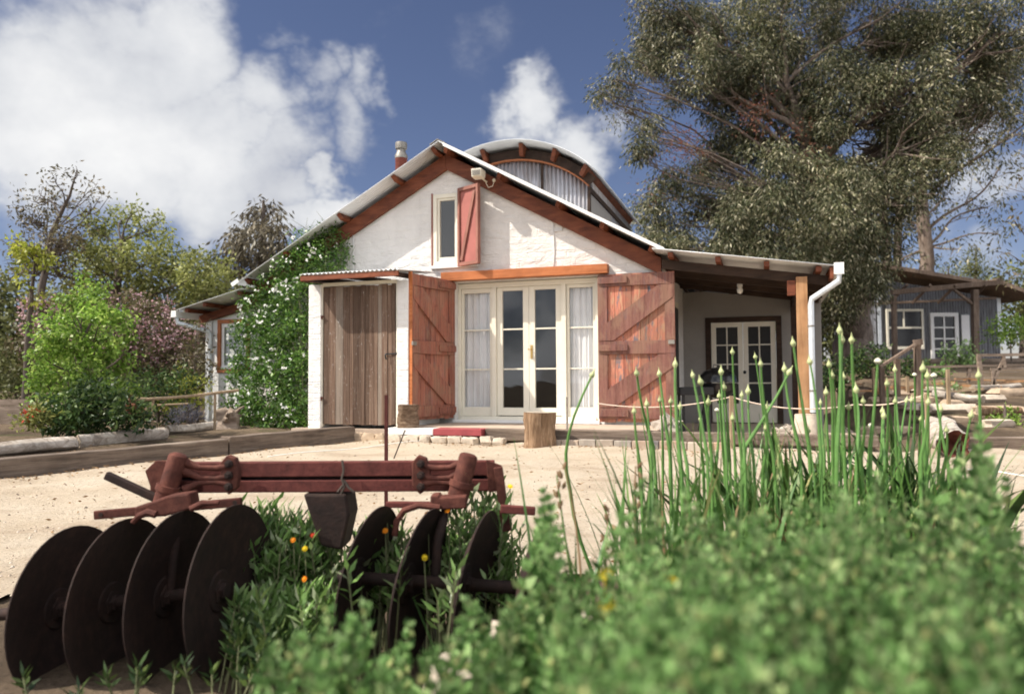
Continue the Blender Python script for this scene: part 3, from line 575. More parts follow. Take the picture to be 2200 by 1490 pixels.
for z in (2.05,.75):
    mb=MB(); mb.tube([(-2.83,kv+.005,z),(-2.78,kv+.005,z+.015)],.01,6); mb.lathe([(.016,-.03),(.016,.03)],(-2.82,kv+.01,z),8); mb.build('hinge',M['rust'],PD)
mb=MB(); g=corr((-2.99,kv-.36,2.70),(0,1.34,.13),(1,0,0),2,1.72,.012); mb.sheet(g); mb.build('roof',M['sheet_under'],K,smooth=True,solid=.004)
mb=MB(); mb.prism([(kv-.309,2.59),(kv-.309,2.685),(-.05,2.80),(-.05,2.70)],'x',-3.0,-2.965); mb.box(-2.99,-1.285,kv-.346,kv-.31,2.60,2.68); mb.build('fascia',M['rafter'],K,bevel=.004)
mb=MB()
for u in (-2.9,-2.2,-1.4): mb.prism([(kv-.3,2.61),(kv-.3,2.67),(-.05,2.78),(-.05,2.69)],'x',u-.03,u+.03)
mb.build('roof_joist',M['dark_timber'],K)
# ================================================================ DECK
DK=empty('deck',L(0,-.6,0),'raised paved landing in front of the barn doors with timber edging','deck')
def LB(mb,u0,u1,v0,v1,z0,z1):
    mb.add([L(u0,v0,z0),L(u1,v0,z0),L(u1,v1,z0),L(u0,v1,z0),L(u0,v0,z1),L(u1,v0,z1),L(u1,v1,z1),L(u0,v1,z1)],[(3,2,1,0),(4,5,6,7),(0,1,5,4),(1,2,6,5),(2,3,7,6),(3,0,4,7)])
mb=MB(); LB(mb,-1.5,2.5,-1.25,.3,.0,.325); LB(mb,2.502,5.2,-1.2,3.0,.0,.20); LB(mb,-3.3,-1.502,-1.3,-.9,0,.28); mb.build('paving',M['brickpave'],DK)
mb=MB(); LB(mb,-1.5,-.72,-1.54,-1.252,.225,.318); mb.build('white_edge_board',M['board'],DK,bevel=.006)
mb=MB(); LB(mb,-.715,.04,-1.545,-1.252,.225,.322); mb.build('red_edge_board',M['redboard'],DK,bevel=.006)
for i,(a,b) in enumerate(((.05,2.42),(2.43,3.75),(3.755,5.25))):
    mb=MB(); LB(mb,a,b,-1.42+.03*i,-1.255+.03*i,.155,.322-.01*i); mb.build('edge_sleeper',M['sleeper'] if i==0 else M['greywood'],DK,bevel=.012)
# ================================================================ TERRAIN
def sst(x,a,b):
    t=max(0.,min(1.,(x-a)/(b-a))); return t*t*(3-2*t)
SLP=Vector((-4.97,7.9,0)); SLQ=Vector((-2.49,11.77,0)); sd=(SLQ-SLP).normalized(); sn=Vector((-sd.y,sd.x,0))  # sn points to the bed side
def bed_dist(x,y): return (Vector((x,y,0))-SLP).dot(sn)
HR=[(8,.07),(9.6,.12),(11,.26),(12,.40),(15,.62),(18,.92),(24,1.3),(33,1.78),(60,2.4),(400,6)]
def interp(t,tab):
    if t<=tab[0][0]: return tab[0][1]
    for (a,b),(c,d) in zip(tab,tab[1:]):
        if t<=c: return b+(d-b)*(t-a)/(c-a)
    return tab[-1][1]
def H(x,y):
    h=.1*max(0,min(1,(y-3)/8))
    d=bed_dist(x,y)
    if d>0: 
        w=sst(d,.02,.16)*(1-sst(y+ x*.33,11.6,12.2) if x>-3.2 else 1)
        h+=w*(.13+.015*min(d,20))
    if y>8.5:
        w=sst(x-(5.15+.33*(y-10.9)),0,.9); h+=w*(max(0,interp(y,HR)-h))
    if y>16 and x< 5: h+=.02*(y-16) if y<60 else .9
    if y<2.3: h+=-.02
    return h
def hn(x,y): return .012*math.sin(x*3.1+y*1.7)+.010*math.sin(x*7.3-y*5.1)
xs=sorted(set([-400,-200,-100,-60,-40,-30,-24]+[-20+.8*i for i in range(16)]+[-7.2+.2*i for i in range(86)]+[10+.6*i for i in range(40)]+[36,45,60,100,200,400]))
ys=sorted(set([-400,-100,-40,-20,-10,-5]+[-3+.2*i for i in range(110)]+[19+.7*i for i in range(30)]+[42,50,60,80,120,200,400,900]))
mb=MB(); mb.sheet([[(x,y,H(x,y)+hn(x,y)*(1 if y>1 else 1)) for x in xs] for y in ys])
gr=struct(mb.build('ground',M['soil'],smooth=True,ang=180))
# sand yard, a sheet a little above the soil, clipped by the beds and the deck
def in_sand(x,y):
    q=Vector((x,y,0))-BO; u=q.dot(BU); v=q.dot(BV)
    if bed_dist(x,y)>.05: return False
    if v>-1.22 and -3.3<u<5.3: return False
    if y>12.9: return False
    e=3.62+.18*math.sin(x*2.1)+.1*math.sin(x*5.3)+.05*math.sin(x*11)
    if x<-1.5: e-= .3*min(1,(-1.5-x)/1.2)
    if x>.6: e+=.35*min(1,(x-.6))
    if y<e and x<3.4: return False
    if x>=3.4 and y<2.2: return False
    if y>9.55+ .05*math.sin(x*3) and x>4.6+.2*(y-9.5): return False
    return y>-2
st=.07; mb=MB(); idx={}
def vid(i,j):
    k=(i,j)
    if k not in idx:
        x=-9+i*st;y=2+j*st; idx[k]=len(mb.v); mb.v.append((x,y,H(x,y)+hn(x,y)+.022+.004*math.sin(x*9+y*4)*math.sin(y*6.5)))
    return idx[k]
for i in range(int(19/st)):
    for j in range(int(11/st)):
        if in_sand(-9+(i+.5)*st,2+(j+.5)*st): mb.f.append((vid(i,j),vid(i+1,j),vid(i+1,j+1),vid(i,j+1))); mb.m.append(0)
struct(mb.build('sand_yard',M['sand'],smooth=True,ang=180))
# ================================================================ helper organics
def log_mesh(p,q,r0,r1,mat,end,name,label,cat='log',group=None,seed=0,n=18,bend=.03,rough=.09,hollow=False):
    rr=random.Random(seed); p=Vector(p);q=Vector(q); m=14; mb=MB(); d=(q-p).normalized(); a=d.cross(Vector((0,0,1))) if abs(d.z)<.9 else d.cross(Vector((1,0,0))); a.normalize(); b=a.cross(d)
    vs=[]; ph=[rr.uniform(0,6) for _ in range(6)]
    for i in range(m+1):
        t=i/m; c=p.lerp(q,t)+a*bend*math.sin(t*3.1+ph[0])+b*bend*.4*math.sin(t*4+ph[1]); r=r0+(r1-r0)*t
        for k in range(n):
            th=2*math.pi*k/n; rad_=r*(1+rough*math.sin(3*th+ph[2]+t*2)+rough*.7*math.sin(5*th+ph[3]-t*3)+rough*.5*math.sin(9*th+ph[4]+t*7)+rr.uniform(-.02,.02))
            vs.append(c+(a*math.cos(th)+b*math.sin(th))*rad_)
    fs=[(i*n+k,i*n+(k+1)%n,(i+1)*n+(k+1)%n,(i+1)*n+k) for i in range(m) for k in range(n)]
    mb.add(vs,fs)
    o=mb.build(name,mat,at=((p+q)/2-Vector((0,0,max(r0,r1)))) if abs(d.z)<.9 else p,smooth=True,ang=60); tag(o,label,cat,group)
    for e,sg in ((0,-1),(m,1)):
        mb=MB()
        ring=[vs[e*n+k] for k in range(n)]; c=sum(ring,Vector())/n
        inn=[c+(x-c)*.62+d*sg*(.004 if not hollow else -.12)+d*rr.uniform(-.004,.004) for x in ring]
        if hollow: mb.add(ring+inn+[c-d*sg*.25],[(k,(k+1)%n,n+(k+1)%n,n+k) for k in range(n)]+[(n+k,n+(k+1)%n,2*n) for k in range(n)])
        else: mb.add([x+d*sg*.003 for x in ring]+inn+[c+d*sg*.006],[(k,(k+1)%n,n+(k+1)%n,n+k) for k in range(n)]+[(n+k,n+(k+1)%n,2*n) for k in range(n)])
        mb.build('sawn_end',end,o)
    return o
# left retaining sleepers
def beam(p,q,w,h,name,mat,label,cat,group=None,bevel=.015):
    p=Vector(p);q=Vector(q); mb=MB()
    N=10; rr=random.Random(int(p.x*100)); d=(q-p).normalized(); a=d.cross(Vector((0,0,1))).normalized()*(w/2)
    vs=[]
    for i in range(N+1):
        c=p.lerp(q,i/N); j=Vector((rr.uniform(-1,1),rr.uniform(-1,1),rr.uniform(-1,1)))*.006
        for s1,s2 in ((-1,0),(1,0),(1,1),(-1,1)): vs.append(c+a*s1+Vector((0,0,h*s2))+j)
    fs=[(i*4+k,i*4+(k+1)%4,(i+1)*4+(k+1)%4,(i+1)*4+k) for i in range(N) for k in range(4)]+[(3,2,1,0),(N*4,N*4+1,N*4+2,N*4+3)]
    mb.add(vs,fs); o=mb.build(name,mat,at=(p+q)/2,bevel=bevel); return tag(o,label,cat,group)
SL0=SLP-sd*2.2; SLm=SLP+sd*2.35
def gz(v,dz=0): return Vector((v.x,v.y,v.z+dz))
def zbase(v): return Vector((v.x,v.y,.1*max(0,min(1,(v.y-3)/8))-.03))
beam(zbase(SL0),zbase(SLm-sd*.005),.2,.235,'garden_sleeper',M['sleeper'],'long dark weathered sleeper edging the garden bed at the far left','sleeper','sleepers edging the garden bed')
beam(zbase(SLm+sd*.005),zbase(SLQ+sd*.02),.2,.26,'garden_sleeper',M['sleeper'],'brown weathered sleeper running up to the brick closet','sleeper','sleepers edging the garden bed')
q0=Vector((5.2,9.62,.03)); beam(q0,q0+Vector((4.5,-.25,.02)),.2,.24,'garden_sleeper',M['sleeper'],'sleeper retaining the dirt bank beside the hollow log','sleeper','sleepers edging the garden bed')
# logs in left bed
def onbed(px,py,dz=0):
    z=.22; g=G(px,py,z); z=max(.2,H(g.x,g.y))
    return Vector((g.x,g.y,z+dz))
def lg(px0,py0,px1,py1,rpx,label,seed,mat='log',grp='weathered logs in the garden bed'):
    a=onbed(px0,py0);b=onbed(px1,py1); r=rpx/FPX*a.y; rb=rpx/FPX*b.y*.92
    a.z+=r*.85;b.z+=rb*.85
    return log_mesh(a,b,r,rb,M[mat],M['sawn'],'garden_log',label,group=grp,seed=seed)
lg(163,962,356,947,15,'pale sawn log lying along the left garden sleeper',1)
lg(-90,984,158,964,15,'grey log at the far left, touching the pale sawn log',2)
lg(356,936,470,927,9,'pinkish log behind the gnarled driftwood stump',3)
lg(515,919,590,912,8,'short log end under the flowering climber',4)
lg(60,925,130,900,12,'slanting grey branch log at the left edge of the bed',5)
def gnarl(c,r,h,label,seed,mat='log',name='driftwood_stump'):
    rr=random.Random(seed); mb=MB(); n=16;m=9; vs=[]; ph=[rr.uniform(0,6) for _ in range(6)]
    for i in range(m+1):
        t=i/m
        for k in range(n):
            th=2*math.pi*k/n; R=r*(1.05-.5*t+.25*math.sin(3*th+ph[0]+3*t)+.16*math.sin(5*th+ph[1]-4*t)+.12*math.sin(7*t+ph[2]+th))*(1 if i<m else .3)
            vs.append(Vector(c)+Vector((R*math.cos(th)+.15*r*math.sin(4*t+ph[3]),R*math.sin(th),h*t*(1+.12*math.sin(2*th+ph[4])))))
    fs=[(i*n+k,i*n+(k+1)%n,(i+1)*n+(k+1)%n,(i+1)*n+k) for i in range(m) for k in range(n)]+[tuple(range(m*n,m*n+n))]
    mb.add(vs,fs)
    for k in range(5):
        th=rr.uniform(0,6.28); p=Vector(c)+Vector((math.cos(th)*r*.6,math.sin(th)*r*.6,h*rr.uniform(.3,.9))); d=Vector((math.cos(th),math.sin(th),rr.uniform(.0,.9)))*r*rr.uniform(.5,1.)
        mb.tube([p,p+d*.5+Vector((0,0,.02)),p+d],[r*.22,r*.15,r*.05],6)
    o=mb.build(name,M[mat],at=c,smooth=True,ang=50); return tag(o,label,'stump')
p=onbed(488,926); gnarl(p,.2,.32,'gnarled dark driftwood stump among the left garden logs',21,'greywood')
p=onbed(350,915); gnarl(p,.18,.2,'low dark root lump in the bed left of the driftwood stump',22,'greywood')
# stumps at the barn front
g=L(FP(1158,950,-1.73)[0],-1.73,0); log_mesh((g.x,g.y,.09),(g.x+.01,g.y,.575),.215,.205,M['stump'],M['sawn'],'log_stump','upright sawn log stump in front of the french doors','stump',group='upright log stumps',seed=31,n=26,bend=.01)
p=L(FP(876,914,-1.37)[0],-1.37,0); log_mesh((p.x,p.y,.32),(p.x,p.y,.66),.15,.145,M['rough_log'],M['rough_log'],'log_stump','shaggy fibrous log stump at the foot of the left barn door','stump',group='upright log stumps',seed=32,n=30,bend=.01,rough=.11)
p=L(4.43,-.62,.1); log_mesh((p.x,p.y,.06),(p.x,p.y,.53),.20,.15,M['stone'],M['stone'],'boulder','rounded pale boulder under the verandah corner post','boulder',seed=33,n=22,rough=.07)
g=G(1430,955,.1); gnarl((g.x,g.y,.09),.2,.42,'gnarled grey driftwood stump below the right barn door',34)
g=G(2062,985,.09); log_mesh((g.x-.02,g.y+.05,.25),(g.x+.30,g.y+.95,.36),.165,.175,M['log'],M['rust'],'hollow_log','hollow grey log with an orange rotten end at right','log',seed=35,n=24,rough=.13,hollow=True)
g=G(1690,950,.12); gnarl((g.x,g.y,.1),.14,.26,'small pale root stump beside the boulder under the post',36)
# edging stones and bricks along the landing
mbs=[]
def rockmesh(c,sx,sy,sz,seed,rz=0):
    rr=random.Random(seed); mb=MB(); n=10;m=6; vs=[]
    for i in range(m+1):
        f=math.pi*i/m
        for k in range(n):
            th=2*math.pi*k/n; e=lambda x: math.copysign(abs(x)**.45,x)
            x=e(math.sin(f))*e(math.cos(th)); y=e(math.sin(f))*e(math.sin(th)); z=e(math.cos(f)); j=1+rr.uniform(-.2,.16)
            X=x*sx*j; Y=y*sy*j; vs.append((c[0]+X*math.cos(rz)-Y*math.sin(rz),c[1]+X*math.sin(rz)+Y*math.cos(rz),c[2]+sz*(z*(j*.7+.3+rr.uniform(-.12,.12)))))
    mb.add(vs,[(i*n+k,i*n+(k+1)%n,(i+1)*n+(k+1)%n,(i+1)*n+k) for i in range(m) for k in range(n)]); return mb
u=-1.45; k=0; rr=random.Random(5)
while u<.4:
    w=rr.uniform(.16,.30); p=L(u+w/2,-1.6+rr.uniform(-.02,.02),.15)
    o=rockmesh(p,w*.5,.08,.07+rr.uniform(-.01,.01),k,-YAW).build('edging_stone',M['stone'],at=(p.x,p.y,.08),smooth=True,ang=35); tag(o,'pale rough stone in the row below the red and white edge boards','stone','stones along the landing edge'); u+=w+.01; k+=1
u=.88
while u<3.2:
    w=rr.choice((.23,.23,.11)); mb=MB(); LB(mb,u,u+w,-1.62,-1.51,.07,.20+rr.uniform(-.008,.008)); p=L(u+w/2,-1.565,.07); o=mb.build('edging_brick',M['brick'],at=p,bevel=.008); tag(o,'old brick laid end to end on the sand below the landing','brick','bricks along the landing edge'); u+=w+.012
for k,(u_,r_,l_) in enumerate(((-2.0,.10,'rubble stone at the end of the brown sleeper'),(-1.82,.12,'lumpy rubble stone before the closet door'),(-1.62,.10,'rubble stone next to the white edge board'))):
    p=L(u_,-1.42,.1); o=rockmesh((p.x,p.y,.14),r_,.09,.09,500+k,-YAW).build('rubble_stone',M['rock'],at=(p.x,p.y,.07),smooth=True,ang=40); tag(o,l_,'stone')
# ================================================================ ropes and stakes
def stake(px,pyt,Y,zb,label,w=.035,mat='stake',name='garden_stake',grp='stakes in the garden',lean=0):
    t=P(px,pyt,Y); mb=MB(); mb.bar((t.x+lean,t.y,zb),(t.x,t.y,t.z),w,w,(0,1,0)); o=mb.build(name,M[mat],at=(t.x+lean,t.y,zb),bevel=.003); tag(o,label,'stake',grp); return t
YR=9.4
a=stake(1218,852,10.9,.1,'thin peeling stake right of the sawn stump',.03,'log',grp='stakes carrying the rope')
b=stake(1571,850,9.9,.08,'pale stake holding the peak of the rope before the verandah',.05,grp='stakes carrying the rope')
c=P(1990,855,8.9); stake(1990,845,8.9,.08,'pale stake at the right end of the rope',.035,grp='stakes carrying the rope')
def rope(pts,r,label,sag,name='rope'):
    out=[]
    for (p,q),s in zip(zip(pts,pts[1:]),sag):
        for i in range(13):
            t=i/12; v=p.lerp(q,t); v.z-=s*4*t*(1-t); out.append(v)
    mb=MB(); mb.tube(out,r,6); o=mb.build(name,M['rope'],at=pts[0],smooth=True); return tag(o,label,'rope')
rope([P(1283,866,10.7),P(1571,852,9.9),P(1840,868,9.3),P(1985,848,8.9)],.008,'pale rope sagging between stakes in front of the verandah',[.09,.10,.05])
# dark wood sticks & rail at left
def pole(pts,r,mat,name,label,cat,group=None):
    mb=MB(); mb.tube(pts,r,8); o=mb.build(name,M[mat],at=pts[0],smooth=True); return tag(o,label,cat,group)
pole([P(277,856,10.6),P(320,857,10.8),P(405,851,11.2),P(512,838,11.8)],.022,'stake','bamboo_rail','thin bamboo rail crossing the left garden bed','rail')
stake(462,846,11.5,.3,'bamboo post under the right half of the bamboo rail',.03,grp='bamboo posts in the left bed')
stake(329,858,10.85,.3,'bamboo post near the left end of the bamboo rail',.03,grp='bamboo posts in the left bed')
pole([P(338,870,12),P(405,867,12.2)],.016,'stake','bamboo_rail','short lower bamboo rail behind the long one','rail')
# string lines on the sand
def line(px0,py0,px1,py1,label):
    a=G(px0,py0,.06);b=G(px1,py1,.1); pts=[a.lerp(b,i/20) for i in range(21)]; pts=[Vector((p.x,p.y,H(p.x,p.y)+hn(p.x,p.y)+.036)) for p in pts]
    mb=MB(); mb.tube(pts,.006,5); o=mb.build('string_line',M['petal'],at=pts[0]); tag(o,label,'string')
line(575,992,1010,944,'white string line across the sand before the landing'); line(2080,1018,2230,1021,'white string line on the sand at the right edge')
rr=random.Random(55); lp=[];ld=[]
def litter(x,y):
    lp.append((x,y,H(x,y)+hn(x,y)+.032)); a=rr.uniform(0,6.28); ld.append((math.cos(a),math.sin(a),rr.uniform(0,.25)))
for _ in range(330):
    s=rr.uniform(-1.5,4.7); q=SLP+sd*s-sn*(.13+abs(rr.gauss(0,.22))); litter(q.x,q.y)
for _ in range(330):
    u=rr.uniform(-1.5,5.2); q=L(u,-1.68-abs(rr.gauss(0,.22)),0); litter(q.x,q.y)
for _ in range(500):
    y=rr.uniform(3.5,9.5); litter(rr.uniform(-.6,.65)*y,y)
LIT=(lp,ld)
# ================================================================ barbecue
bp=L(3.2,.75,.2); K2=empty('kettle_barbecue',bp,'black kettle barbecue with lid and legs under the verandah','barbecue')
mb=MB(); mb.lathe([(.05,.52),(.2,.56),(.28,.66),(.3,.76)],bp,24); mb.build('bowl',M['black'],K2,smooth=True)
mb=MB(); mb.lathe([(.305,.775),(.29,.86),(.22,.95),(.1,1.0),(.02,1.01)],bp,24); LD=mb.build('lid',M['black'],K2,smooth=True)
mb=MB(); c=bp+Vector((0,0,1.0)); mb.tube([c+Vector((-.07,0,0)),c+Vector((-.06,0,.05)),c+Vector((.06,0,.05)),c+Vector((.07,0,0))],.012,8); mb.build('handle',M['steel'],LD,smooth=True)
for k in range(3):
    th=k*2.1+.4; mb=MB(); mb.tube([bp+Vector((.2*math.cos(th),.2*math.sin(th),.58)),bp+Vector((.33*math.cos(th),.33*math.sin(th),0.005))],.014,8); mb.build('leg',M['blackmatte'],K2,smooth=True)
tp=L(2.86,.35,.2); T2=empty('side_table',tp,'low black side table between the red door and the barbecue','table')
mb=MB(); mb.box(tp.x-.26,tp.x+.26,tp.y-.2,tp.y+.2,.78,.9); mb.build('tabletop',M['blackmatte'],T2,bevel=.01)
for sx in (-.2,.2):
    for sy in (-.15,.15): mb=MB(); mb.box(tp.x+sx-.02,tp.x+sx+.02,tp.y+sy-.02,tp.y+sy+.02,.2,.78); mb.build('leg',M['blackmatte'],T2)
# ================================================================ DISC PLOUGH
PL=empty('disc_plough',P(640,1250,2.85)*1.0,'rusty red disc plough with two gangs of large discs in the foreground','plough')
YB=2.95
def Pz(px,py,Y=YB): return P(px,py,Y)
def channel(mb,y0,y1,px0,px1,Y,dep):
    a=Pz(px0,y0,Y);b=Pz(px1,y0,Y);z1=a.z;z0=Pz(px0,y1,Y).z; mb.box(a.x,b.x,Y,Y+dep,z0,z1)
mb=MB(); channel(mb,994,1026,330,1062,YB,.05); UPB=mb.build('upper_rail',M['rustbeam'],PL,bevel=.004)
mb=MB(); channel(mb,1033,1059,322,1072,YB,.05); mb.build('lower_rail',M['rustbeam'],PL,bevel=.004)
mb=MB(); channel(mb,1023,1036,335,1055,YB+.052,.01); mb.build('rail_gap_strip',M['rustdark'],PL)  # dark strip stands in for the shade in the gap between the rails
mb=MB(); a=Pz(322,1005); b=Pz(348,1050); mb.prism([(a.x-.01,Pz(0,1012).z),(a.x+.03,Pz(0,990).z),(a.x+.12,Pz(0,990).z),(a.x+.12,Pz(0,1060).z),(a.x+.02,Pz(0,1060).z)],'y',YB-.02,YB-.003); mb.build('end_plate',M['rust'],PL,bevel=.003)
mb=MB(); a=Pz(1078,1005); mb.prism([(a.x-.06,Pz(0,992).z),(a.x,Pz(0,1005).z),(a.x+.005,Pz(0,1058).z),(a.x-.05,Pz(0,1062).z)],'y',YB-.02,YB-.003); mb.build('end_plate',M['rust'],PL,bevel=.003); mb=MB(); mb.bar(Pz(1070,1003,YB-.03),Pz(1088,1140,YB-.03),.022,.035); mb.build('end_upright',M['rust'],PL,bevel=.003)
# standards (posts)
for (tx,ty,bx,by,nm) in ((385,974,349,1092,'l'),(1008,974,981,1078,'r')):
    Y=YB-.07; t=Pz(tx,ty,Y);b=Pz(bx,by,Y); d=(t-b); mb=MB()
    mb.tube([b,b+d*.35,b+d*.36,b+d*.93,b+d*.97,t],[.040,.040,.035,.035,.032,.022],16); ST=mb.build('standard',M['rust'],PL,smooth=True,ang=35)
    mb=MB(); mb.lathe([(.046,-.01),(.046,.012)],b+d*.37,16,d); mb.build('collar',M['rust'],ST,smooth=True,ang=30)
    s=1 if nm=='l' else -1
    # cast bracket: two curved arms running to a lug plate with bolts
    ex=495 if nm=='l' else 905
    mb=MB()
    for (ya,yb_,sag) in ((992,1000,.016),(1010,1022,.02),(1052,1040,-.02)):
        a=Pz(tx+s*10,ya,YB-.06); e=Pz(ex,yb_,YB-.05); m1=a.lerp(e,.35)-Vector((0,0,sag)); m2=a.lerp(e,.7)-Vector((0,0,sag*.8)); mb.tube([a,m1,m2,e],[.020,.011,.012,.018],8)
    e=Pz(ex,1018,YB-.05); w=.034
    mb.prism([(e.x-w,e.z+.045),(e.x-w*.3,e.z+.072),(e.x+w*.6,e.z+.06),(e.x+w,e.z+.01),(e.x+w*.8,e.z-.05),(e.x-w*.1,e.z-.075),(e.x-w,e.z-.04)],'y',YB-.062,YB-.022)
    BR=mb.build('bracket',M['rust'],PL,smooth=True,ang=35,bevel=.004)
    for dz in (.04,-.002,-.045):
        mb=MB(); mb.lathe([(.016,0),(.016,.012),(.008,.014),(.008,.03)],(e.x,YB-.063,e.z+dz),6,(0,-1,0)); mb.build('bolt',M['rustdark'],BR)
# cross bars with clamp
mb=MB(); mb.bar(Pz(203,1106,YB-.12),Pz(520,1077,YB-.10),.02,.032); CB=mb.build('cross_bar',M['rust'],PL,bevel=.004)
for px,py in ((217,1105),(505,1079)):
    mb=MB(); mb.lathe([(.008,0),(.008,.004)],Pz(px,py,YB-.131),10,(0,-1,0)); mb.build('bolt_hole',M['rustdark'],CB)
mb=MB(); a=Pz(298,1090,YB-.13);b=Pz(450,1072,YB-.13); c=Pz(368,1082,YB-.13)
mb.prism([(a.x,a.z-.03),(a.x,a.z+.008),(a.x+.05,a.z+.022),(c.x+.0,c.z+.035),(b.x-.06,b.z+.028),(b.x-.05,b.z-.03),(c.x-.01,c.z-.04)],'y',YB-.165,YB-.08); CLM=mb.build('clamp',M['rust'],PL,bevel=.008)
mb=MB(); mb.tube([Pz(335,1105,YB-.17),Pz(318,1100,YB-.17),Pz(298,1108,YB-.17),Pz(285,1122,YB-.17)],[.014,.014,.012,.01],8); mb.build('u_strap',M['rust'],CLM,smooth=True); mb=MB(); mb.tube([Pz(410,1093,YB-.17),Pz(435,1080,YB-.17),Pz(470,1080,YB-.17)],[.012,.012,.008],8); mb.build('u_strap',M['rust'],CLM,smooth=True)
mb=MB(); mb.bar(Pz(228,1020,YB-.05),Pz(345,1074,YB-.05),.028,.030); mb.build('draw_rod',M['rustdark'],PL,bevel=.005)
mb=MB(); mb.bar(Pz(830,1083,YB-.1),Pz(960,1084,YB-.1),.03,.022); mb.build('cross_bar',M['rustbeam'],PL,bevel=.004); mb=MB(); mb.bar(Pz(1075,1092,YB-.1),Pz(1150,1097,YB-.1),.03,.03); mb.build('cross_bar',M['rustbeam'],PL,bevel=.004)
mb=MB(); a=Pz(925,1064,YB-.15);b=Pz(1002,1094,YB-.15); mb.prism([(a.x,b.z),(a.x,a.z),(a.x+.03,a.z+.004),(a.x+.035,a.z-.006),(b.x,a.z-.002),(b.x,b.z+.005)],'y',YB-.16,YB-.08); mb.build('clamp',M['rust'],PL,bevel=.006)
mb=MB(); mb.tube([Pz(945,1090,YB-.16),Pz(900,1085,YB-.16),Pz(868,1096,YB-.16),Pz(852,1120,YB-.16),Pz(848,1150,YB-.16)],.012,8); mb.build('u_strap',M['rust'],PL,smooth=True)
mb=MB(); a=Pz(652,1060);b=Pz(745,1060)
mb.prism([(a.x,a.z),(b.x,b.z),(Pz(752,1110).x,Pz(0,1110).z),(Pz(735,1180).x,Pz(0,1185).z),(Pz(690,1175).x,Pz(0,1175).z),(Pz(665,1105).x,Pz(0,1105).z)],'y',YB-.01,YB+.16); mb.build('centre_standard',M['rustdark'],PL,bevel=.01)
# gang axles and discs
def disc(c,az,tilt,R,dish=.055,nm='disc'):
    n=Vector((math.sin(az),-math.cos(az),0)); n=(n*math.cos(tilt)+Vector((0,0,math.sin(tilt)))).normalized()
    # concave face looks along n
    K_=10; prof=[]
    for i in range(K_+1):
        r=R*i/K_; prof.append((max(r,.001),dish*(i/K_)**2))
    prof=prof+[(R*(K_-i)/K_+.0001 if i<K_ else .001,dish*((K_-i)/K_)**2-.005) for i in range(K_+1)]
    mb=MB(); mb.lathe(prof,c,48,n); o=mb.build(nm,M['rustdark'],PL,smooth=True,ang=50)
    mb=MB(); mb.lathe([(.045,0),(.045,.012),(.03,.014),(.03,.03)],Vector(c)+n*.002,6,n); mb.lathe([(.075,0),(.07,.008)],Vector(c)+n*.001,20,n); mb.build('hub_bolt',M['rustdark'],o,bevel=.003)
    return n
cs_=[(470,1268,2.74,.300),(354,1280,2.77,.300),(238,1293,2.80,.298),(124,1306,2.83,.296),]
ctr=[]
for px,py,Y,R in cs_: c=P(px,py,Y); ctr.append(c); disc(c,rad(81),rad(0),R)
d=(ctr[0]-ctr[-1]).normalized(); mb=MB(); mb.tube([ctr[-1]-d*.25,ctr[0]-d*.01],.022,12); mb.build('gang_axle',M['rustdark'],PL,smooth=True)
mb=MB(); mb.tube([P(385,1100,YB-.1),P(372,1200,2.78),P(366,1272,2.77)],.016,10); mb.build('hanger',M['rustdark'],PL,smooth=True); mb=MB(); mb.tube([P(960,1090,YB-.1),P(940,1160,2.76),P(935,1235,2.75)],.018,10); mb.build('hanger',M['rustdark'],PL,smooth=True)
cs_=[(764,1240,2.74,.262),(872,1252,2.72,.270),(995,1252,2.70,.262),(1118,1262,2.68,.255)]
ctr=[]
for px,py,Y,R in cs_: c=P(px,py,Y); ctr.append(c); disc(c,rad(77),rad(-9),R)
d=(ctr[-1]-ctr[0]).normalized(); mb=MB(); mb.tube([ctr[0]-d*.06,ctr[-1]-d*.01],.022,12); mb.build('gang_axle',M['rustdark'],PL,smooth=True)
# dead weed caught on beam
mb=MB(); 
for pts in ([(735,988),(738,1010),(734,1028),(740,1045),(732,1060)],[(738,1030),(750,1048),(762,1058)],[(738,1040),(725,1056)]): mb.tube([Pz(x,y,YB-.02) for x,y in pts],[.005]*len(pts),5)
o=mb.build('dead_weed',M['bark'],at=Pz(735,1060,YB-.02)); tag(o,'dark dead weed stem caught over the middle of the plough beam','weed')
t=P(830,848,3.5); mb=MB(); mb.bar((t.x,3.5,.0),(t.x,3.5,t.z),.014,.02,(0,1,0)); o=mb.build('star_picket',M['rustbeam'],at=(t.x,3.5,0)); tag(o,'thin rusty red iron picket standing behind the plough beam','picket')
a=P(868,933,9.5); b=G(846,985,.08); mb=MB(); mb.bar(b,(b.x+.13,b.y+.05,b.z+.34),.018,.012); o=mb.build('leaning_peg',M['bark'],at=b); tag(o,'thin leaning peg on the sand right of the rusty picket','peg')
# ================================================================ COTTAGE
CY=33.
Cc=P(2020,772,CY); CT=empty('cottage',(Cc.x,CY,1.7),'grey corrugated iron cottage behind the gum tree at right','cottage')
def CX(px,Y=CY): return P(px,745,Y).x
def Czz(py,px=2010,Y=CY): return P(px,py,Y).z
zr0=1.6
def rect(mb,px0,px1,py0,py1,y0,y1,Y=CY): mb.box(CX(px0),CX(px1),y0,y1,Czz(py1,(px0+px1)/2),Czz(py0,(px0+px1)/2))
def corrwall(px0,px1,py0a,py0b,zbot,Y,name='wall'):
    x0,x1=CX(px0),CX(px1); n=int((x1-x0)/.12*6); g=[]
    za,zb_=Czz(py0a,px0),Czz(py0b,px1)
    g.append([(x0+(x1-x0)*i/n,Y+.022*math.sin(i*math.pi/3),zbot) for i in range(n+1)]); g.append([(x0+(x1-x0)*i/n,Y+.022*math.sin(i*math.pi/3),za+(zb_-za)*i/n) for i in range(n+1)])
    mb=MB(); mb.sheet(g); return mb
